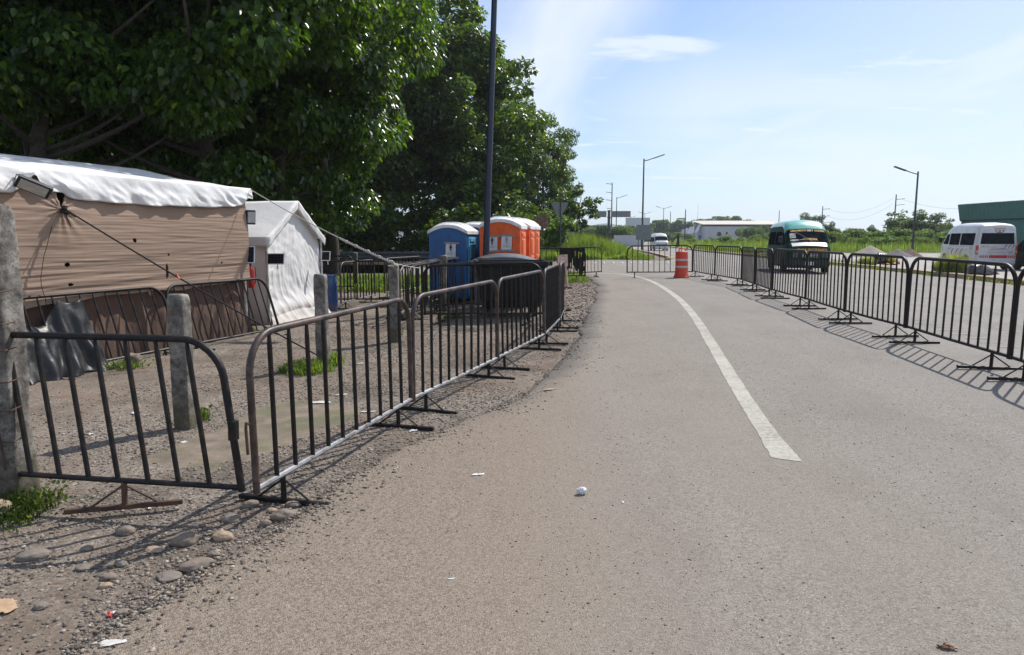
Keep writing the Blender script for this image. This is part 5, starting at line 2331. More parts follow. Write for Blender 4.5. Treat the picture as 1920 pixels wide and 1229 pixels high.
        mb.grid(lambda u, v: ((2 * u - 1) * .70, 2.02 + .24 * (1 - v), ztop(2.02 + .24 * (1 - v), (2 * u - 1) * .70) + .005), 12, 4)
        mb.build('bonnet_glare', M['van_white'], r, smooth=True)  # white van paint stands in for the sun's reflection on the green bonnet
        mb = MB()
        mb.box((0, 2.376, 1.0), (1.46, .006, .16))
        mb.build('dark_band', M['trim'], r)
    if style == 'white':
        def rt_(x, z, off=.010):
            return (x, ry_ - off, z)
        lettering(r, 'TRANSPORTE', lambda x, z: rt_(x + .05, z + 1.98), .10, M['pink'], .52, .005)
        for x, mt in ((-.1, 'green_mk'), (.06, 'red'), (.22, 'blue_mk')):
            mb = MB()
            mb.prism([(x + .04 * math.cos(a), 1.91 + .04 * math.sin(a)) for a in np.linspace(0, 6.283, 15)[:-1]], lambda u, v, w: rt_(u, v, .004 + w), .006)
            mb.build('round_mark', M[mt], r)
        mb = MB()
        mb.box((.06, ry_ - .01, 1.84), (.24, .02, .035))
        mb.build('brake_light', M['trim'], r)
        lettering(r, '15', lambda x, z: rt_(x + .62, z + .80), .19, M['greyink'], .16, .006)
        for (x, z, ww, mt) in ((-.38, 1.14, .60, 'pink'), (.05, 1.02, .80, 'pink'), (.05, .87, .64, 'pink')):
            mb = MB()
            k = 0
            X = x - ww / 2
            while X < x + ww / 2:
                l_ = random.uniform(.018, .035)
                mb.box((X, ry_ - .006, z + random.uniform(-.004, .004)), (l_, .008, random.uniform(.022, .04)))
                X += l_ + .012
            mb.build('small_print', M[mt], r)
        mb = MB()
        mb.box((.05, ry_ - .012, 1.04), (.55, .022, .025))
        mb.build('tailgate_grip', M['chrome'], r)

        def arc(fn, cx, cz, a0, a1, R0, w0, mt):
            P = []
            for k in range(13):
                t = k / 12
                a = a0 + (a1 - a0) * t
                ww = w0 * math.sin(math.pi * (.12 + .8 * t))
                P.append(((cx + (R0 + ww) * math.cos(a), cz + (R0 + ww) * math.sin(a)), (cx + (R0 - ww) * math.cos(a), cz + (R0 - ww) * math.sin(a))))
            mb = MB()
            vs = []
            for p_, q_ in P:
                vs += [fn(*p_), fn(*q_)]
            mb.add(vs, [(2 * k, 2 * k + 1, 2 * k + 3, 2 * k + 2) for k in range(12)])
            mb.build('swoosh', M[mt], r)
        for k, mt in enumerate(('blue_mk', 'red', 'green_mk')):
            arc(rt_, .50 + .17 * k, 1.07, R(185), R(100), .17, .018, mt)
            arc(lambda y, z: (-(xside(y, z) + .006), y, z), -.55 + .55 * (1 - k) + .1, .62, R(5), R(75), .42, .04, mt)
        lettering(r, 'SUR', lambda x, z: (-(xside(-1.85, z + 1.0) + .006), -1.85 - x, z + 1.0), .16, M['pink'], .3, .006)
        mb = MB()
        mb.box((.08, ry_ - .006, .66), (.78, .008, .13))
        mb.build('reflective_strip', M['red'], r)
        for s, x0 in ((-1, -.72), (1, .52)):
            mb = MB()
            for k in range(5):
                xx = x0 + .08 * k
                mb.prism([(xx, .60), (xx + .045, .60), (xx + .02, .72), (xx - .025, .72)], lambda u, v, w: rt_(u, v, .004 + w), .006)
            mb.build('reflective_strip', M['red'], r)
    return r


p = G(1537, 514)
gv = build_van('green shared van with teal roof and yellow windscreen lettering', M['green_van'], M['teal_roof'], (p.x, p.y + 2.35, g(p.x)), math.pi - R(10), 'green', 'vans on the roads')
gv.scale = (.96, .96, .95)
p = V(1868, 450, 34)
build_van('white van with coloured swooshes and the number 15, seen from behind', M['van_white'], M['van_white'], (p.x + .55, p.y + 2.3, .015), R(-12), 'white', 'vans on the roads')
p = G(1243, 471)
fv_ = build_van('far white van coming round the bend behind the lane mouth', M['van_white'], M['van_white'], (p.x, p.y + 2.2, g(p.x)), math.pi - R(2), 'plain', 'vans on the roads')
fv_.scale = (.82, .82, .84)
p = V(1950, 470, 33)
bv_ = build_van('black vehicle cut off by the right edge beside the white van', M['van_black'], M['van_black'], (p.x + .55, p.y, .015), R(-14), 'plain', 'vans on the roads')
bv_.scale = (.95, .95, .74)

# ------------------------------------------------------------------ buildings
# green shed on the right
A = V(1800, 445, 78)
B = V(1960, 445, 66)
bd = Vector((B.x - A.x, B.y - A.y, 0)).normalized()
bn = Vector((bd.y, -bd.x, 0))
if bn.y > 0:
    bn = -bn
gb = empty('warehouse', (A.x, A.y, g(A.x)), 'dark green metal shed with pale roof behind the white van', 'warehouse')
zf1 = V(1794, 384, 78).z - g(A.x)
zf0 = V(1794, 414, 78).z - g(A.x)


def BP(s, o, z):
    return (bd.x * s + bn.x * o, bd.y * s + bn.y * o, z)


mb = MB()
s = 0
vs, fs = [], []
k = 0
while s < 44:
    o = .04 * (k % 2)
    vs += [BP(s, o, -.2), BP(s, o, zf0)]
    s += .35
    k += 1
mb.add(vs, [(2 * i, 2 * i + 2, 2 * i + 3, 2 * i + 1) for i in range(k - 1)])
mb.add([BP(0, 0, -.2), BP(0, -20, -.2), BP(0, -20, zf1), BP(0, 0, zf1)], [(0, 1, 2, 3)])
mb.build('wall', M['sheet_green'], gb)
mb = MB()
vs = []
s, k = -.35, 0
while s < 44:
    o = .25 + .03 * (k % 2)
    vs += [BP(s + .12, o - .2, zf0), BP(s - .1, o, zf1)]
    s += .3
    k += 1
mb.add(vs, [(2 * i, 2 * i + 2, 2 * i + 3, 2 * i + 1) for i in range(k - 1)])
mb.build('fascia', M['sheet_green'], gb)
mb = MB()
mb.box(BP(22, .10, zf0 - .03), (44, .12, .12), rz=math.atan2(bd.y, bd.x))
mb.build('ledge', M['dark'], gb)
mb = MB()
mb.grid(lambda u, v: BP(-.5 + 45 * u, .3 - 11 * v, zf1 + .02 + (.1 + 3.4 * min(1, u * 1.6)) * v), 20, 8)
mb.grid(lambda u, v: BP(-.5 + 45 * u, -10.45 - 11 * v, zf1 + .02 + (.1 + 3.4 * min(1, u * 1.6)) * (1 - v)), 20, 8)
mb.build('roof', M['roof_green'], gb)

# white warehouse with mural and tan roof
A = V(1322, 445, 250)
wb = empty('warehouse', (A.x, A.y, g(A.x)), 'long low warehouse with white front wall, mural and tan roof', 'warehouse')
zt0 = V(1322, 420.5, 250).z - .2
Lw, Lt = 16.2, 26.5
zr0 = V(1322, 416, 262).z - .2
mb = MB()
mb.box((Lw / 2, 4, zt0 * .5 - .35), (Lw, 8, zt0 - .7))
mb.build('front_wall', M['wall_white'], wb)
mb = MB()
mb.box((Lt / 2 + .1, 10, zt0 / 2), (Lt, 11.5, zt0 - .05))
mb.build('rear_wall', M['wall_grey'], wb)
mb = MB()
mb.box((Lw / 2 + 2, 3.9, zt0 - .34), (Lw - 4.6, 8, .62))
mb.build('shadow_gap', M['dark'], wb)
mb = MB()
mb.add([(-1.2, -.8, zt0), (Lt + 1, -.8, zt0), (Lt + 1, 14, zr0 + .5), (-1.9, 14, zr0 + .5), (-1.2, -.8, zt0 - .12), (Lt + 1, -.8, zt0 - .12)], [(0, 1, 2, 3), (4, 5, 1, 0)])
mb.build('roof', M['roof_tan'], wb)
mb = MB()
mb.box((Lt - 3.5, 4.1, 1.6), (3, .3, 2.6))
mb.build('door', M['wall_white'], wb)
for (x, z, rx, rz_, mt) in ((5.0, 2.6, .75, .8, 'rust'), (7.7, 2.9, .35, .5, 'trim'), (8.4, 1.5, 1.1, .45, 'blue_wall'), (4.4, 2.5, .35, .6, 'pink')):
    mb = MB()
    mb.prism([(x + rx * math.cos(a) * (1 + .3 * noise.noise(Vector((a * 2, x, 0)))), z + rz_ * math.sin(a) * (1 + .4 * noise.noise(Vector((a * 3, x, 4))))) for a in np.linspace(0, 6.283, 22)[:-1]], lambda u, v, w: (u, -.02 - w, v), .02)
    mb.build('mural', M[mt], wb)
# saw toothed sheds to its left
for k, (x0, x1, yt) in enumerate(((1308, 1323, 420), (1300, 1311, 422.5), (1293, 1303, 425.5), (1286, 1295, 428), (1279, 1288, 430))):
    Y = 255 + 16 * k
    a, b = V(x0, 445, Y), V(x1, 445, Y)
    z1 = V(x0, yt, Y).z - .2
    W = b.x - a.x
    nm = ('nearest', 'second', 'middle', 'fourth', 'farthest')[k]
    o = empty('shed', (a.x, a.y, g(a.x)), nm + ' white gabled shed in the saw toothed row left of the warehouse', 'shed', 'saw toothed sheds')
    mb = MB()
    h0 = z1 * .5
    mb.add([(0, 0, 0), (W, 0, 0), (W, 0, h0), (W * .45, 0, z1), (0, 0, h0), (0, 4, 0), (0, 4, h0)], [(0, 1, 2, 3, 4), (5, 0, 4, 6)])
    mb.build('wall', M['wall_white'], o)
    mb = MB()
    mb.add([(W * .45, -.3, z1 + .05), (W + .1, -.3, h0), (W + .1, 4, h0), (W * .45, 4, z1 + .05), (-.2, -.3, h0), (-.2, 4, h0)], [(0, 1, 2, 3), (4, 0, 3, 5)])
    mb.build('roof', M['roof_wht'], o, solid=.15)
    if k < 2:
        mb = MB()
        mb.box((W * .5, -.06, h0 * .42), (W * .8, .1, h0 * .55))
        mb.build('blue_front', M['blue_wall'], o)
# low wall by the far road
p = V(1176, 450, 120)
mb = MB()
mb.box((0, 0, .9), (4.5, .4, 1.9))
mb.box((2.6, .1, 1.3), (.5, .5, 2.6))
o = mb.build('boundary_wall', M['wall_white'])
o.location = (p.x, p.y, g(p.x))
tag(o, 'low pale wall left of the plain sign board', 'wall')

# ------------------------------------------------------------------ trees
def leaf_verts(P, A, N, S):
    """P base, A axis, N normal, S size; one folded heart shaped leaf each"""
    A = A / np.linalg.norm(A, axis=1, keepdims=True)
    T = np.cross(A, N)
    T /= np.linalg.norm(T, axis=1, keepdims=True) + 1e-9
    N = np.cross(T, A)
    S = S[:, None]
    b = P
    l1 = P + S * (A * .18 - T * .34 + N * .07)
    l2 = P + S * (A * .62 - T * .26 + N * .05)
    tip = P + S * (A * 1.0 - N * .10)
    r2 = P + S * (A * .62 + T * .26 + N * .05)
    r1 = P + S * (A * .18 + T * .34 + N * .07)
    V_ = np.stack([b, l1, l2, tip, r2, r1], 1).reshape(-1, 3)
    n = len(P)
    i = np.arange(n)[:, None] * 6
    F_ = np.concatenate([i + np.array([[0, 3, 2, 1]]), i + np.array([[0, 5, 4, 3]])], 0)
    return V_, F_


def crown_points(seed, rx, ry, rz, ncl, nleaf, size, droop, clump=(.17, .32), shell=.5, gap=.0, bottom=-1.0, vsq=.75):
    g_ = np.random.default_rng(seed)
    C = []
    while len(C) < ncl:
        d = g_.standard_normal(3)
        d /= np.linalg.norm(d)
        rr = shell + (1 - shell) * g_.random() ** .6
        c = d * rr
        if c[2] < bottom:
            continue
        w_ = 1 + .22 * math.sin(3 * math.atan2(d[1], d[0]) + seed) + .14 * math.sin(5 * d[2] + seed * 2)
        C.append(c * w_)
    C = np.array(C)
    rc = g_.uniform(*clump, ncl) * min(rx, rz)
    C = C * np.array([rx, ry, rz])
    k = g_.choice(ncl, nleaf, p=rc ** 2 / np.sum(rc ** 2))
    d = g_.standard_normal((nleaf, 3))
    d /= np.linalg.norm(d, axis=1, keepdims=True)
    d[:, 2] = np.where(d[:, 2] < -.2, d[:, 2] * .6, d[:, 2])
    rr = rc[k] * (.45 + .6 * g_.random(nleaf) ** .7)
    P = C[k] + d * rr[:, None] * np.array([1, 1, vsq])
    A = d * np.array([.8, .8, .45]) + np.array([0, 0, -droop]) + .45 * g_.standard_normal((nleaf, 3))
    N = d * .7 + np.array([0, 0, .9]) + .55 * g_.standard_normal((nleaf, 3))
    S = size * g_.uniform(.55, 1.25, nleaf)
    return C, rc, P, A, N, S


def crown(name, seed, rx, ry, rz, ncl, nleaf, size, droop, mat, **kw):
    C, rc, P, A, N, S = crown_points(seed, rx, ry, rz, ncl, nleaf, size, droop, **kw)
    V_, F_ = leaf_verts(P, A, N, S)
    return np_mesh(name, V_, F_, mat), C


def build_tree(name, seed, rx, rz, cz, ncl, nleaf, size, droop, mat, tr=.22, limbs=16, **kw):
    root = empty(name, (0, 0, 0))
    o, C = crown('crown', seed, rx, rx, rz, ncl, nleaf, size, droop, mat, **kw)
    o.location = (0, 0, cz)
    o.parent = root
    rr = random.Random(seed)
    mb = MB()
    top = cz + rz * .45
    tp = [Vector((.12 * math.sin(k * 1.3 + seed), .12 * math.cos(k * 1.7 + seed), -.15 + (top + .15) * k / 8)) for k in range(9)]
    mb.tube(tp, [tr * (1.25 if k == 0 else 1 - .09 * k) for k in range(9)], 10)
    idx_ = list(range(len(C)))
    rr.shuffle(idx_)
    for i in idx_[:limbs]:
        c = Vector(C[i]) + Vector((0, 0, cz))
        z0 = max(1.0 if cz > 3 else .3, min(top - .3, c.z - .5 * math.hypot(c.x, c.y) - .2))
        a = Vector((0, 0, z0))
        mid = a.lerp(c, .5) + Vector((rr.uniform(-.3, .3), rr.uniform(-.3, .3), -.12 * (c - a).length))
        P = [a.lerp(mid, t) .lerp(mid.lerp(c, t), t) for t in (0, .2, .4, .6, .8, 1)]
        r0 = tr * .45 * (1 - .5 * z0 / max(top, 1))
        mb.tube(P, [r0, r0 * .8, r0 * .62, r0 * .46, r0 * .3, r0 * .14], 6)
    mb.build('trunk', M['bark'], root, smooth=True)
    return root


T_BIG = build_tree('broadleaf_tree', 3, 3.5, 4.9, 5.7, 130, 64000, .172, 1.2, M['leaf_big'], .2, 26, clump=(.16, .30), bottom=-.98)
T_BIG2 = build_tree('broadleaf_tree', 14, 4.0, 4.2, 7.4, 130, 64000, .172, 1.1, M['leaf_big'], .22, 26, clump=(.15, .28), bottom=-.75)
T_F1 = build_tree('forest_tree', 21, 5.6, 7.2, 10.6, 150, 44000, .30, .55, M['leaf_for'], .3, 26, clump=(.15, .26), shell=.55)
T_F2 = build_tree('forest_tree', 35, 4.6, 7.4, 9.6, 130, 40000, .29, .5, M['leaf_for'], .26, 24, clump=(.16, .28), shell=.5)
T_SM = build_tree('slender_tree', 41, 1.35, 1.95, 4.0, 34, 1500, .26, .4, M['leaf_for'], .075, 30, clump=(.16, .30), shell=.35)
T_RD = build_tree('round_tree', 52, 3.0, 2.5, 3.3, 70, 18000, .23, .3, M['leaf_far'], .16, 12, clump=(.22, .36), shell=.5)
T_SH = build_tree('shrub', 63, 1.5, 1.15, 1.05, 40, 6500, .155, .2, M['leaf_shrub'], .05, 10, clump=(.25, .42), shell=.4, bottom=-.85)
T_SH2 = build_tree('shrub', 77, 1.3, 1.4, 1.3, 36, 5500, .175, .1, M['leaf_shrub'], .05, 10, clump=(.25, .45), shell=.4, bottom=-.9)
DONE = set()


def plant(proto, x, y, h=1.0, label='', cat='tree', group=None, wd=None, rz=None, z=None):
    if proto.name in DONE:
        o = copy_tree(proto)
    else:
        o = proto
        DONE.add(proto.name)
    o.location = (x, y, (g(x) - .02) if z is None else z)
    o.scale = (wd or h, wd or h, h)
    o.rotation_euler = (0, 0, rz if rz is not None else random.uniform(0, 6.28))
    return tag(o, label, cat, group)


GF = 'trees of the wood on the left'
plant(T_BIG, -6.75, 20.2, .98, 'broad leaved tree whose bright drooping leaves hang behind the white tent', group=GF, rz=.6)
plant(T_BIG2, -10.3, 15.6, 1.0, 'broad leaved tree with dark trunk right behind the brown tent roof', group=GF, rz=2.2)
plant(T_BIG2, -7.7, 17.6, 1.1, 'broad leaved tree arching high over the ridge of both tents', group=GF, rz=5.1)
plant(T_BIG2, -14.0, 20.5, 1.15, 'dark broad leaved tree at the far left above the tent ridge', group=GF, rz=4.0)
plant(T_BIG, -11.5, 24.5, 1.2, 'broad leaved tree filling the gap between the two tents', group=GF, rz=3.1)
plant(T_BIG2, -7.3, 28.0, 1.42, 'tall broad leaved tree spreading over the top edge left of the lamp post', group=GF, rz=1.0, wd=1.12)
plant(T_F1, -9.2, 49.0, 1.08, 'big forest tree with a dark hollow under its crown behind the blue toilets', group=GF, rz=.3)
plant(T_F2, -3.6, 51.5, 1.08, 'tall forest tree crossed by the dark blue lamp post', group=GF, rz=1.9, wd=1.16)
plant(T_F2, -1.0, 58.5, .88, 'forest tree stepping down right of the lamp post', group=GF, rz=3.3, wd=.82)
plant(T_F1, 2.9, 66, .68, 'smaller forest tree at the right end of the wood', group=GF, rz=5.0, wd=.56)
plant(T_F1, -17.5, 50.5, 1.0, 'forest tree behind the white tent and guard rail', group=GF, rz=2.6)
plant(T_F2, -24.5, 47, 1.05, 'forest tree hidden deep behind the brown tent', group=GF, rz=4.2)
plant(T_F1, -22, 33, .95, 'shaded forest tree left of the middle of the wood', group=GF, rz=1.2)
plant(T_F2, -31, 40, 1.1, 'outermost forest tree on the left', group=GF, rz=.4)
plant(T_F1, -12, 60, 1.1, 'back row forest tree filling the sky behind the hollow', group=GF, rz=3.9)
plant(T_F2, -20, 63, 1.15, 'back row forest tree farther left in the wood', group=GF, rz=5.5)
plant(T_F1, -30, 58, 1.15, 'leftmost back row forest tree', group=GF, rz=2.0)
plant(T_SM, 5.35, 55.5, 1.02, 'slender leaning tree with see through crown right of the give way sign', group=GF, rz=.9)
plant(T_SM, 3.6, 57.5, .86, 'slender little tree behind the give way sign', group=GF, rz=2.9)
GU = 'undergrowth along the wood'
T_UG, T_UG2 = copy_tree(T_SH), copy_tree(T_SH2)
for q_ in (T_UG, T_UG2):
    for c in q_.children:
        if c.name.startswith('crown'):
            c.data = c.data.copy()
            c.data.materials[0] = M['leaf_for']
            c.name = 'crown'
for k, (x, y, h) in enumerate([(-16, 46.2, 2.0), (-12.6, 46.6, 1.7), (-9.4, 46.4, 2.1), (-6.2, 46.6, 1.8), (-3.2, 47, 1.9), (-.4, 48.2, 1.7), (1.9, 51, 1.6), (-20, 45.5, 2.3)]):
    o = plant((T_SH if k == 6 else T_UG if k % 2 else T_UG2), x, y, h, ['leafy bush', 'low bush', 'dense bush', 'spreading bush', 'tall bush', 'small bush', 'bright bush', 'dark bush'][k] + ' ' +
              ['behind the white tent', 'left of the blue toilets behind the guard rail', 'over the guard rail behind the blue toilets', 'behind the blue toilets', 'behind the lamp post foot', 'behind the orange toilets', 'at the right end of the wood by the rusty sign', 'at the far left behind the brown tent'][k], 'bush', GU)
    for c in o.children:
        if c.name.startswith('crown'):
            pass
# right side: bushes, round trees
GB = 'bushes and trees beyond the far carriageway'
RT = [(T_RD, 1727, 98, 397, 'broad round tree right behind the street lamp on the right', 1.25), (T_RD, 1686, 104, 428, 'round tree between the tall thin tree and the street lamp', .9),
      (T_SM, 1683, 112, 386, 'tree with a flat layered top by the two bracket pole', 1.6), (T_SM, 1774, 100, 400, 'narrow upright tree just left of the green shed', 1.0),
      (T_RD, 1556, 92, 418, 'leafy tree close right of the green van roof', .8), (T_RD, 1633, 85, 424, 'dark bush like tree left of the gravel heaps', .75),
      (T_RD, 1512, 190, 402, 'far tree peeping over the green van roof', 1.2), (T_RD, 1757, 92, 428, 'pale green tree right of the street lamp', .8), (T_RD, 1792, 96, 428, 'tree touching the left edge of the green shed', .7)]
for pr_, px, Y, yt, l, wdm in RT:
    p = V(px, 445, Y)
    H = V(px, yt, Y).z - g(p.x)
    nat = {T_RD.name: 6.1, T_SM.name: 6.2}[pr_.name]
    plant(pr_, p.x, Y, H / nat, l, 'tree', GB, wd=H / nat * wdm)
SB = [(1563, 78, 437), (1585, 76, 441), (1604, 80, 434), (1622, 74, 443), (1645, 78, 436), (1662, 76, 441), (1690, 80, 433), (1712, 77, 440), (1738, 79, 435), (1760, 76, 440), (1782, 80, 434),
      (1335, 96, 441), (1362, 92, 438), (1388, 88, 439), (1412, 86, 437), (1436, 84, 434), (1300, 104, 444), (1349, 80, 452), (1397, 78, 450), (1424, 76, 449)]
SBL = ['leafy bush beside the green van mirror', 'low bright bush right of the green van', 'bush over the left end of the gravel heaps', 'small weedy bush in front of the dark round tree', 'bush above the grey gravel heap', 'bright bush above the dark gravel heap',
       'bush above the brown soil heap', 'bush at the foot of the right street lamp', 'leafy bush left of the white van front', 'bush by the mirror of the white van', 'bush between the white van roof and the shed',
       'bush below the white warehouse wall corner', 'bush below the warehouse mural', 'bush below the middle of the warehouse', 'bush below the brown end of the warehouse', 'tall bush touching the left side of the green van', 'bush below the saw toothed sheds',
       'low bush over the third barrier from the drum', 'low yellow green bush left of the green van', 'low bush just left of the green van wheel']
for k, ((px, Y, yt), l) in enumerate(zip(SB, SBL)):
    p = V(px, 445, Y)
    H = (V(px, yt, Y).z - g(p.x)) * (.78 if k > 10 else 1)
    plant(T_SH if k % 2 else T_SH2, p.x, Y, max(.3, H / (2.2 if k % 2 else 2.7)), l, 'bush', GB, wd=max(.5, H / 2.2))


# little palms by the far road
def palm(px, Y, ytop, label):
    p = V(px, 445, Y)
    H = V(px, ytop, Y).z - g(p.x)
    r = empty('palm_tree', (p.x, p.y, g(p.x)), label, 'palm tree', 'small palms by the far road')
    mb = MB()
    mb.tube([(0, 0, 0), (.05, 0, H * .3), (0, 0, H * .62)], [.28, .2, .16], 8)
    mb.build('trunk', M['bark'], r, smooth=True)
    mb = MB()
    for k in range(26):
        a = k * 2.4
        el = random.uniform(-.2, 1.2)
        L = H * .5 * random.uniform(.8, 1.1)
        P = []
        for t in np.linspace(0, 1, 8):
            rr = L * t * math.cos(el) * .85
            P.append(Vector((rr * math.cos(a), rr * math.sin(a), H * .62 + L * t * math.sin(el) - L * .55 * t * t)))
        for i in range(7):
            d = (P[i + 1] - P[i]).normalized()
            sd = d.cross(Vector((0, 0, 1))).normalized()
            for s in (-1, 1):
                q = P[i]
                tipp = q + sd * s * .42 * math.sin(math.pi * (i + 1) / 8.5) + d * .25 + Vector((0, 0, -.08))
                mb.add([q, P[i + 1], tipp], [(0, 1, 2)])
    mb.build('crown', M['leaf_far'], r)


palm(1271, 98, 429, 'small palm with a thick trunk right of the far white van')
palm(1235, 130, 430, 'small palm behind the roof of the far white van')

# far wood along the horizon: one mass
g_ = np.random.default_rng(5)
P, A, N, S = [], [], [], []
treeX = []
for x in np.arange(40, 150, 2.2):
    px = 960 + x / 330 * F
    top_px = np.interp(px, [1110, 1180, 1215, 1260, 1310, 1345, 1375, 1400, 1430, 1600], [430, 427, 418, 414, 416, 409, 407, 415, 424, 436])
    treeX.append((x + g_.uniform(-1, 1), 330 + g_.uniform(-8, 12), CAM_H + (445 - top_px) / F * 330 + g_.uniform(-1.2, .6)))
for x in np.arange(12, 60, 2.6):
    treeX.append((x, 240 + g_.uniform(-6, 12), np.interp(x, [12, 30, 48, 60], [5.5, 5.2, 4, 3]) + g_.uniform(-1.2, 1.0)))
for x in np.arange(-6, 26, 2.2):
    treeX.append((x, 150 + g_.uniform(-6, 12), 3.3 + g_.uniform(-1.2, .8)))
for x in np.arange(60, 150, 3.0):
    treeX.append((x, 175 + g_.uniform(-6, 12), 3.6 + g_.uniform(-1.2, 1.2)))
for x, y, h in treeX:
    n = 3000
    d = g_.standard_normal((n, 3))
    d /= np.linalg.norm(d, axis=1, keepdims=True)
    k = g_.integers(0, 9, n)
    cc = g_.standard_normal((9, 3)) * np.array([.5, .5, .34])
    w_ = max(3.2, h * .42)
    q = cc[k] * np.array([w_ * .62, w_ * .62, h * .42]) + d * np.array([w_ * .42, w_ * .42, h * .22])
    q[:, 2] = np.minimum(q[:, 2] + h * .62, h)
    P.append(q + np.array([x, y, 0]))
    A.append(d + .4 * g_.standard_normal((n, 3)))
    N.append(d + np.array([0, 0, .8]) + .4 * g_.standard_normal((n, 3)))
    S.append(np.full(n, .5 * y / 330 + .12) * g_.uniform(.6, 1.3, n))
V_, F_ = leaf_verts(np.concatenate(P), np.concatenate(A), np.concatenate(N), np.concatenate(S))
tag(np_mesh('treeline', V_, F_, M['leaf_far']), 'distant wooded line along the horizon', kind='stuff')


# ------------------------------------------------------------------ grass
def blades(name, xy, h, wdt, mat, label, lean=.35, zf=None, kind='stuff', seed=1):
    g_ = np.random.default_rng(seed)
    n = len(xy)
    xy = np.asarray(xy)
    h = np.asarray(h) * g_.uniform(.55, 1.15, n)
    a = g_.uniform(0, 6.28, n)
    l = lean * g_.uniform(.1, 1.3, n)
    z0 = np.array([(zf(x, y) if zf else g(x)) for x, y in xy]) - .01
    B = np.stack([xy[:, 0], xy[:, 1], z0], -1)
    dirx = np.stack([np.cos(a), np.sin(a), np.zeros(n)], -1)
    sd = np.stack([-np.sin(a + g_.uniform(-1, 1, n)), np.cos(a), np.zeros(n)], -1)
    up = np.array([0, 0, 1.0])
    w2 = (np.asarray(wdt) * g_.uniform(.6, 1.3, n) / 2)[:, None]
    H = h[:, None]
    L = (l * h)[:, None]
    mid = B + up * H * .6 + dirx * L * .35
    tip = B + up * H * .98 + dirx * L
    V_ = np.stack([B - sd * w2 * .7, B + sd * w2 * .7, mid + sd * w2, tip, mid - sd * w2], 1).reshape(-1, 3)
    i = np.arange(n)[:, None] * 5
    F_ = np.concatenate([i + np.array([[0, 1, 2, 4]]), i + np.array([[4, 2, 3, 3]])], 0)
    # split the tip into a triangle-like quad with a tiny width
    me_V = V_
    F3 = np.concatenate([i + np.array([[0, 1, 2]]), i + np.array([[0, 2, 4]]), i + np.array([[4, 2, 3]])], 0)
    o = np_mesh(name, me_V, F3, mat)
    if label:
        tag(o, label, kind=kind)
    return o


def region(n, f, seed=2):
    rr = random.Random(seed)
    out = []
    while len(out) < n:
        q = f(rr)
        if q:
            out.append(q)
    return out


# tall verge grass across the side road
def fv(r):
    y = 44.2 + 30 * r.random() ** 1.6
    x = -3 + r.random() * 20
    e = min(left_edge(y) - .4, 9.0 + .25 * math.sin(y * 2.1))
    if x > e:
        return None
    return (x, y)


xy = region(48000, fv)
hh = [min(1.7, .22 + max(0, .20 * (y - 44.4 + 4 * noise.noise(Vector((x * .45, 3, 0))))) + .75 * noise.noise(Vector((x * .55, y * .45, 0)))) * min(1, .35 + .2 * max(0, 9.3 - x)) for x, y in xy]
hh = [max(.15, v) for v in hh]
blades('grass', xy, hh, .028, M['grass'], 'tall bright grass on the verge beyond the side road')
# short yard grass, sunlit strip
def fy_(r):
    x = -12 + r.random() * 11.5
    y = 21.5 + r.random() * 8
    if x > -1.5 - .1 * y + 4:
        return None
    return (x, y)


xy = region(20000, fy_)
blades('yard_grass', xy, [.22 + .16 * max(0, noise.noise(Vector((x * .8, y * .8, 3)))) for x, y in xy], .03, M['grass'], 'sunlit short grass behind the yard barriers', .6, dirt_z)
# tuft land at the end of the gravel strip
xy = region(5000, lambda r: (lambda x, y: (x, y) if x < left_edge(min(y, 29)) - .08 + .25 * noise.noise(Vector((x, y, 0))) else None)(-2 + 5.2 * r.random(), 23.2 + 6.2 * r.random()))
blades('roadside_grass', xy, [.16 + .14 * max(0, noise.noise(Vector((x, y, 3)))) for x, y in xy], .026, M['grass'], 'short grass at the end of the gravel strip', .6, dirt_z)
# meadow beyond the far carriageway
def fm_(r):
    y = 62 + 70 * r.random() ** 1.5
    x = 18 + r.random() * 60
    if x < right_edge(y) + (1.5 if y > 72 else 22 if y < 66 and x > 46 else 0):
        return None
    if y < 69 and x < 46:
        return None
    return (x, y)


xy = region(80000, fm_)
blades('meadow_grass', xy, [max(.3, 1.0 + 1.1 * noise.noise(Vector((x * .2, y * .2, 8)))) for x, y in xy], .026, M['grass'], 'tall green meadow beyond the far carriageway')
xy = region(7000, lambda r: (lambda y: (right_edge(y) + .3 + 1.2 * r.random() ** 2, y))(36 + 60 * r.random()))
xy = [(x, y) for x, y in xy if noise.noise(Vector((y * .35, 2, 0))) > .02]
blades('kerb_weeds', xy, [.16 + .22 * max(0, noise.noise(Vector((x * .8, y * .5, 8)))) for x, y in xy], .03, M['grass_dry'], 'dry weeds growing along the yellow kerb', .6, lambda x, y: g(x) + .06)
xy = region(3500, lambda r: (lambda y: (right_edge(y) - .22 * r.random() ** 2, y))(14 + 40 * r.random()))
xy = [(x, y) for x, y in xy if noise.noise(Vector((y * .6, 7, 0))) > -.1]
blades('gutter_weeds', xy, [.14] * len(xy), .022, M['grass_dry'], 'low weeds in the gutter under the yellow kerb', .7)


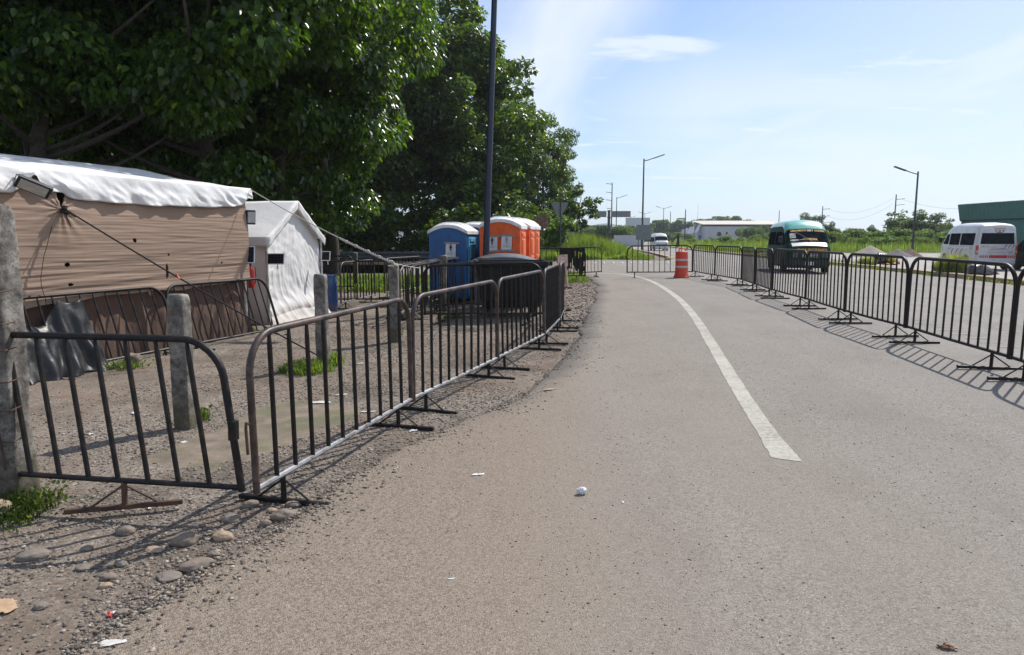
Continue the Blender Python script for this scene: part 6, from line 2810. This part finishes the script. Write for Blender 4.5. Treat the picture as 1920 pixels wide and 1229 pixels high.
def tuft(px, py, n, rx, h, mat, label, wdt=.012, name='grass_tuft', up=0.0, cat='grass tuft', leaves=0, lsz=.05):
    p = D(px, py) if up == 0 else G(px, py, up)
    rr = random.Random(int(px * 7 + py))
    xy = []
    while len(xy) < n:
        q = (rr.gauss(0, rx * .42), rr.gauss(0, rx * .42))
        if math.hypot(*q) < rx * .85:
            xy.append(q)
    r = blades(name, xy, [h * max(.35, 1 - math.hypot(*q) / rx * .5) for q in xy], wdt, mat, None, .7, lambda x, y: 0.0, seed=int(px))
    r.location = p
    tag(r, label, cat, 'weeds and grass tufts')
    if leaves:
        q = np.random.default_rng(int(px))
        P = np.stack([q.normal(0, rx * .5, leaves), q.normal(0, rx * .5, leaves), q.uniform(.02, h * .8, leaves)], -1)
        A = np.stack([P[:, 0], P[:, 1], q.uniform(-.1, .3, leaves)], -1) + .1 * q.standard_normal((leaves, 3))
        N = np.array([0, 0, 1.0]) + .35 * q.standard_normal((leaves, 3))
        V_, F_ = leaf_verts(P, A, N, lsz * q.uniform(.5, 1.3, leaves))
        o = np_mesh('leaves', V_, F_, M['weed'], r)
    return r


tuft(45, 952, 420, .28, .13, M['weed'], 'leafy green weeds at the foot of the tall broken post', .010, leaves=170, lsz=.036)
tuft(18, 982, 130, .20, .09, M['weed'], 'smaller weeds in front of the tall broken post at the left edge', .010, leaves=70, lsz=.034)
tuft(575, 697, 900, .42, .20, M['grass'], 'green grass tuft at the foot of the post with the dark rope', .012)
tuft(620, 684, 400, .22, .24, M['grass'], 'thin grass right of the post with the dark rope', .012)
tuft(374, 788, 160, .12, .15, M['weed'], 'small weed right of the shadow casting post', .010, leaves=50)
tuft(235, 690, 220, .30, .14, M['weed'], 'weeds under the barrier leaning on the brown wall', .012, leaves=60)
tuft(300, 655, 160, .25, .12, M['weed'], 'small weeds by the brown stone at the tent wall', .012, leaves=50)
tuft(462, 622, 160, .25, .14, M['grass'], 'grass at the corner between the two tents', .012)
tuft(745, 628, 110, .12, .12, M['weed'], 'tiny weed at the foot of the post with the pale knot', .010, leaves=40)
tuft(850, 597, 200, .3, .16, M['weed'], 'weeds under the nested barriers', .012, leaves=60)
tuft(1786, 513, 2600, .62, .85, M['grass_dry'], 'big bush of tall yellowish grass on the yellow kerb left of the grey bag', .022, up=.1)
tuft(1768, 510, 900, .45, .6, M['grass'], 'greener tuft at the left foot of the kerb grass bush', .03, up=.1)
tuft(1625, 497, 700, .55, .5, M['grass_dry'], 'dry tuft left of the black bag on the kerb', .03, up=.1)
tuft(1668, 497, 600, .4, .5, M['grass_dry'], 'dry tuft right of the black bag on the kerb', .03, up=.1)

# ------------------------------------------------------------------ heaps, bags, stones, litter
def heap(px, py, Y, wdt, h, mat, label, seed):
    p = V(px, 460, Y)
    mb = MB()
    nr, na = 14, 36
    vs = [(0, 0, h)]
    for i in range(1, nr + 1):
        f = i / nr
        for j in range(na):
            a = 2 * math.pi * j / na
            e = 1 + .18 * noise.noise(Vector((math.cos(a) * 1.5, math.sin(a) * 1.5, seed)))
            x, y = f * wdt / 2 * e * math.cos(a), f * wdt / 2 * e * math.sin(a)
            z = h * (1 - f) ** .95 + .10 * h * noise.noise(Vector((x * 2, y * 2, seed))) * (1 - f) - .05 * f
            vs.append((x, y, z))
    fs = [(0, 1 + j, 1 + (j + 1) % na) for j in range(na)]
    fs += [(1 + (i - 1) * na + j, 1 + i * na + j, 1 + i * na + (j + 1) % na, 1 + (i - 1) * na + (j + 1) % na) for i in range(1, nr) for j in range(na)]
    mb.add(vs, fs)
    o = mb.build('gravel_heap', mat, smooth='all')
    o.location = (p.x, p.y, 0)
    tag(o, label, 'heap', 'heaps of gravel and soil')


heap(1633, 470, 58, 3.6, .95, M['sand'], 'widest pale grey sand heap on the right', 1)
heap(1684, 472, 57, 2.8, .68, M['sand_dk'], 'dark grey gravel heap in the middle of the three', 2)
heap(1706, 470, 59, 2.3, .72, M['sand_br'], 'brown soil heap at the foot of the street lamp', 3)


def blob(name, p, d, mat, label, cat, group, seed, amp=.18, n=3, rz=0.0, tie=None, flat=.0, freq=2.2, bev=0):
    mb = MB()
    nu, nv = 40, 24
    vs = [(0, 0, d[2] / 2 * 1.0)]

    def pt(th, ph):
        v = Vector((math.sin(th) * math.cos(ph), math.sin(th) * math.sin(ph), math.cos(th)))
        f = 1 + amp * noise.fractal(v * freq + Vector((seed * 3.1, seed, 0)), 1, 2.1, n)
        q = Vector((v.x * d[0] / 2 * f, v.y * d[1] / 2 * f, v.z * d[2] / 2 * f))
        if tie:
            c = max(0, v.x - .35)
            q.x += tie * c
            q.y *= 1 - .95 * min(1, c * 1.5)
            q.z = q.z * (1 - .7 * min(1, c * 1.5)) - c * d[2] * .45
        if flat:
            q.z = max(q.z, -d[2] / 2 * flat)
        return q
    vs = [pt(0.001, 0)]
    for i in range(1, nv):
        for j in range(nu):
            vs.append(pt(math.pi * i / nv, 2 * math.pi * j / nu))
    vs.append(pt(math.pi - .001, 0))
    e = len(vs) - 1
    fs = [(0, 1 + j, 1 + (j + 1) % nu) for j in range(nu)]
    fs += [(1 + (i - 1) * nu + j, 1 + i * nu + j, 1 + i * nu + (j + 1) % nu, 1 + (i - 1) * nu + (j + 1) % nu) for i in range(1, nv - 1) for j in range(nu)]
    fs += [(e, 1 + (nv - 2) * nu + (j + 1) % nu, 1 + (nv - 2) * nu + j) for j in range(nu)]
    mb.add(vs, fs)
    o = mb.build(name, mat, smooth='all')
    o.location = p
    o.rotation_euler = (0, 0, rz)
    return tag(o, label, cat, group)


p = V(1645, 486, 36)
blob('rubbish_bag', Vector((p.x + .2, p.y, g(p.x) + .10 + .28)), (.75, .6, .62), M['bag'], 'tied black rubbish bag on the kerb beside the orange scrap', 'rubbish bag', 'rubbish bags on the kerb', 2, .25, 4, flat=.8, freq=3)
mb = MB()
q = V(1655, 491.5, 35.6)
vs = []
for i in range(9):
    for j in range(5):
        vs.append((q.x - .1 + .9 * i / 8, q.y - .2 + .4 * j / 4, g(q.x) + .13 + .14 * (noise.noise(Vector((i * .8, j * .9, 2))) + .5) * (i / 8 + .2)))
mb.add(vs, [(i * 5 + j, i * 5 + 5 + j, i * 5 + 6 + j, i * 5 + 1 + j) for i in range(8) for j in range(4)])
tag(mb.build('plastic_scrap', M['orange_scrap'], solid=.01), 'crumpled orange net scrap beside the black bag on the kerb', 'litter')
p = V(1833, 500, 25.5)
blob('rubbish_bag', Vector((p.x, p.y, g(p.x) + .10 + .23)), (.68, .6, .52), M['bag_grey'], 'grey rubbish bag with a long pointed end on the kerb before the white van', 'rubbish bag', 'rubbish bags on the kerb', 6, .16, 4, tie=.75, flat=.85, freq=2.6)

ST = [(235, 997, 34, 'stone', .55, 'dark rounded cobble inside the shadow of the gate barrier'), (347, 1016, 46, 'stone', .6, 'largest domed brown cobble below the gate foot'), (418, 1005, 40, 'stone_tan', .5, 'smooth pale tan cobble right of the gate foot'),
      (288, 1031, 34, 'stone_tan', .3, 'flat tan stone just under the gate foot'), (400, 1036, 24, 'stone', .7, 'small upright cobble at the road edge below the pale tan one'), (370, 1057, 60, 'stone', .35, 'long flat brown cobble lying along the road edge'),
      (205, 1083, 26, 'stone', .5, 'brown pebble left of the orange pebble on the gravel'), (198, 1099, 21, 'stone_tan', .5, 'small orange tan pebble on the open gravel'), (298, 1109, 25, 'stone_tan', .5, 'pale pebble at the road edge near the red wrapper'),
      (63, 1044, 54, 'stone_grey', .4, 'rough grey half buried stone at the left on the gravel'), (163, 1028, 23, 'stone_grey', .5, 'small dark cobble on the gravel between shadow bars'), (227, 1060, 27, 'stone_grey', .5, 'mossy grey green pebble at the tip of the barrier shadow'),
      (157, 1068, 31, 'stone_grey', .4, 'flat grey stone right of the half buried one'), (470, 946, 31, 'stone', .55, 'cobble between the gate and the brown topped barrier'), (532, 967, 46, 'stone', .55, 'big brown cobble in front of the first barrier foot'),
      (497, 980, 22, 'stone', .7, 'small round cobble left of the big brown one'), (550, 944, 30, 'stone', .4, 'cobble right under the first barrier foot'), (433, 971, 42, 'stone_grey', .45, 'broken grey stone under the gate shadow'),
      (77, 1138, 28, 'stone_grey', .5, 'grey stone in the lower left gravel'), (230, 1144, 28, 'stone', .45, 'stone right beside the red wrapper'), (317, 1076, 52, 'stone_grey', .25, 'dark flat stone sunk at the road edge'), (510, 955, 22, 'stone_tan', .5, 'tan cobble behind the big brown one'),
      (2, 962, 44, 'stone_tan', .7, 'pale rock at the left edge below the broken post'), (249, 679, 30, 'stone', .75, 'brown rock beside the black plastic sheet'), (155, 1068, 12, 'stone_tan', .5, 'tiny tan pebble beside the flat grey stone'),
      (1067, 583, 13, 'rust', .7, 'rusty brown lump at the end of the lane barriers')]
for k, (px, py, wpx, mt, hr, l) in enumerate(ST):
    p = D(px, py)
    dist = (p - Vector((0, 0, CAM_H))).length
    wd = wpx * dist / F * (.8 if mt == 'stone_grey' else .92)
    blob('cobble', p + Vector((0, 0, wd * hr * .22)), (wd, wd * random.uniform(.65, .85), wd * hr), M[mt], l, 'stone', 'loose stones along the gravel', k + 1, .16, 3, rz=random.uniform(-.5, .5), freq=1.5)


def scrap(px, py, wpx, mat, label, name='litter', crumple=.25, flat=.35, cat='litter', asp=.6, rz=None):
    p = D(px, py)
    dist = (p - Vector((0, 0, CAM_H))).length
    wd = wpx * dist / F
    mb = MB()
    sd = px * .37

    def fn(u, v):
        x, y = (u - .5) * wd, (v - .5) * wd * asp
        e = 1 + .35 * noise.noise(Vector((u * 3, v * 3, sd)))
        return (x * e, y * e, wd * .04 + wd * crumple * (noise.fractal(Vector((u * 3.2, v * 3.2, sd + 4)), 1, 2, 3) * .5 + .3))
    mb.grid(fn, 12, 12, keep=lambda u, v: (u - .5) ** 2 + (v - .5) ** 2 < .25 * (1 + .5 * noise.noise(Vector((u * 4, v * 4, sd)))))
    o = mb.build(name, mat, smooth='all', solid=.0015)
    o.location = p
    o.rotation_euler = (0, 0, random.uniform(0, 3) if rz is None else rz)
    tag(o, label, cat, 'bits of litter')
    return o


p = G(1091, 927)
blob('plastic_bag', p + Vector((0, 0, .022)), (.058, .045, .045), M['white_pl'], 'small crumpled white plastic bag lying on the open lane', 'litter', 'bits of litter', 4, .4, 4, freq=4)
scrap(211, 1207, 36, M['flower'], 'flat whitish paper scrap in the lower left on the asphalt', crumple=.05, asp=.5, rz=.2)
scrap(896, 891, 24, M['white_pl'], 'thin white paper strip on the lane edge', crumple=.08, asp=.35, rz=.25)
scrap(205, 1146, 15, M['red'], 'red and white wrapper between the stones', crumple=.4, asp=.5)
scrap(213, 1142, 9, M['white_pl'], 'white corner of the wrapper between the stones', crumple=.5)
scrap(4, 1140, 52, M['card'], 'torn cardboard piece at the lower left edge', crumple=.06, asp=.7, rz=-.5)
scrap(284, 949, 14, M['white_pl'], 'white tissue scrap left of the gate foot', crumple=.5)
scrap(234, 951, 14, M['red'], 'red plastic shred on the dirt behind the gate', crumple=.3, asp=.4)
scrap(355, 829, 30, M['flower'], 'pale flat tile scrap on the mossy apron', crumple=.03, asp=.55, rz=.1)
scrap(1776, 1217, 24, M['dead_leaf'], 'brown dead leaf at the lower right of the lane', name='dead_leaf', crumple=.35, cat='leaf', asp=.4, rz=-.5)
scrap(1168, 943, 7, M['white_pl'], 'tiny white crumb right of the plastic bag', crumple=.5)
scrap(846, 1086, 14, M['white_pl'], 'thin white thread on the dusty asphalt', crumple=.1, asp=.18, rz=.3)
scrap(600, 757, 40, M['flower'], 'pale dried mud flake on the apron behind the first barrier', crumple=.03, asp=.4, rz=.1)
scrap(690, 773, 26, M['flower'], 'pale flake near the second foot of the first barrier', crumple=.03, asp=.3, rz=.1)
scrap(640, 742, 22, M['flower'], 'small pale flake on the gravel behind the first barrier', crumple=.03, asp=.4, rz=.4)
scrap(252, 776, 16, M['white_pl'], 'white scrap on the dirt left of the shadow casting post', crumple=.3, asp=.5)
scrap(170, 815, 12, M['flower'], 'small pale scrap on the red soil behind the gate', crumple=.3, asp=.5)
scrap(672, 742 - 60, 20, M['flower'], 'pale paper shred on the yard gravel behind the first barrier', crumple=.1, asp=.3, rz=.1)
scrap(1029, 732, 26, M['card'], 'pale scrap at the broken road edge', crumple=.08, asp=.35, rz=.5)
scrap(775, 806, 14, M['white_pl'], 'white shred by the second foot of the first barrier', crumple=.3, asp=.5)

# thin summer haze over the whole place
mb = MB()
mb.box((0, 1150, 38), (3400, 2600, 84))
hz = bpy.data.materials.new('summer_haze')
hz.use_nodes = True
hn = hz.node_tree.nodes
hn.remove(hn['Principled BSDF'])
pv = hn.new('ShaderNodeVolumePrincipled')
pv.inputs['Color'].default_value = (.86, .93, 1.0, 1)
pv.inputs['Density'].default_value = HAZE_D
pv.inputs['Anisotropy'].default_value = .35
hz.node_tree.links.new(pv.outputs[0], hn['Material Output'].inputs['Volume'])
tag(mb.build('haze', hz), 'thin pale haze in the air', kind='stuff')
sc.cycles.volume_bounces = 0
bpy.context.view_layer.update()
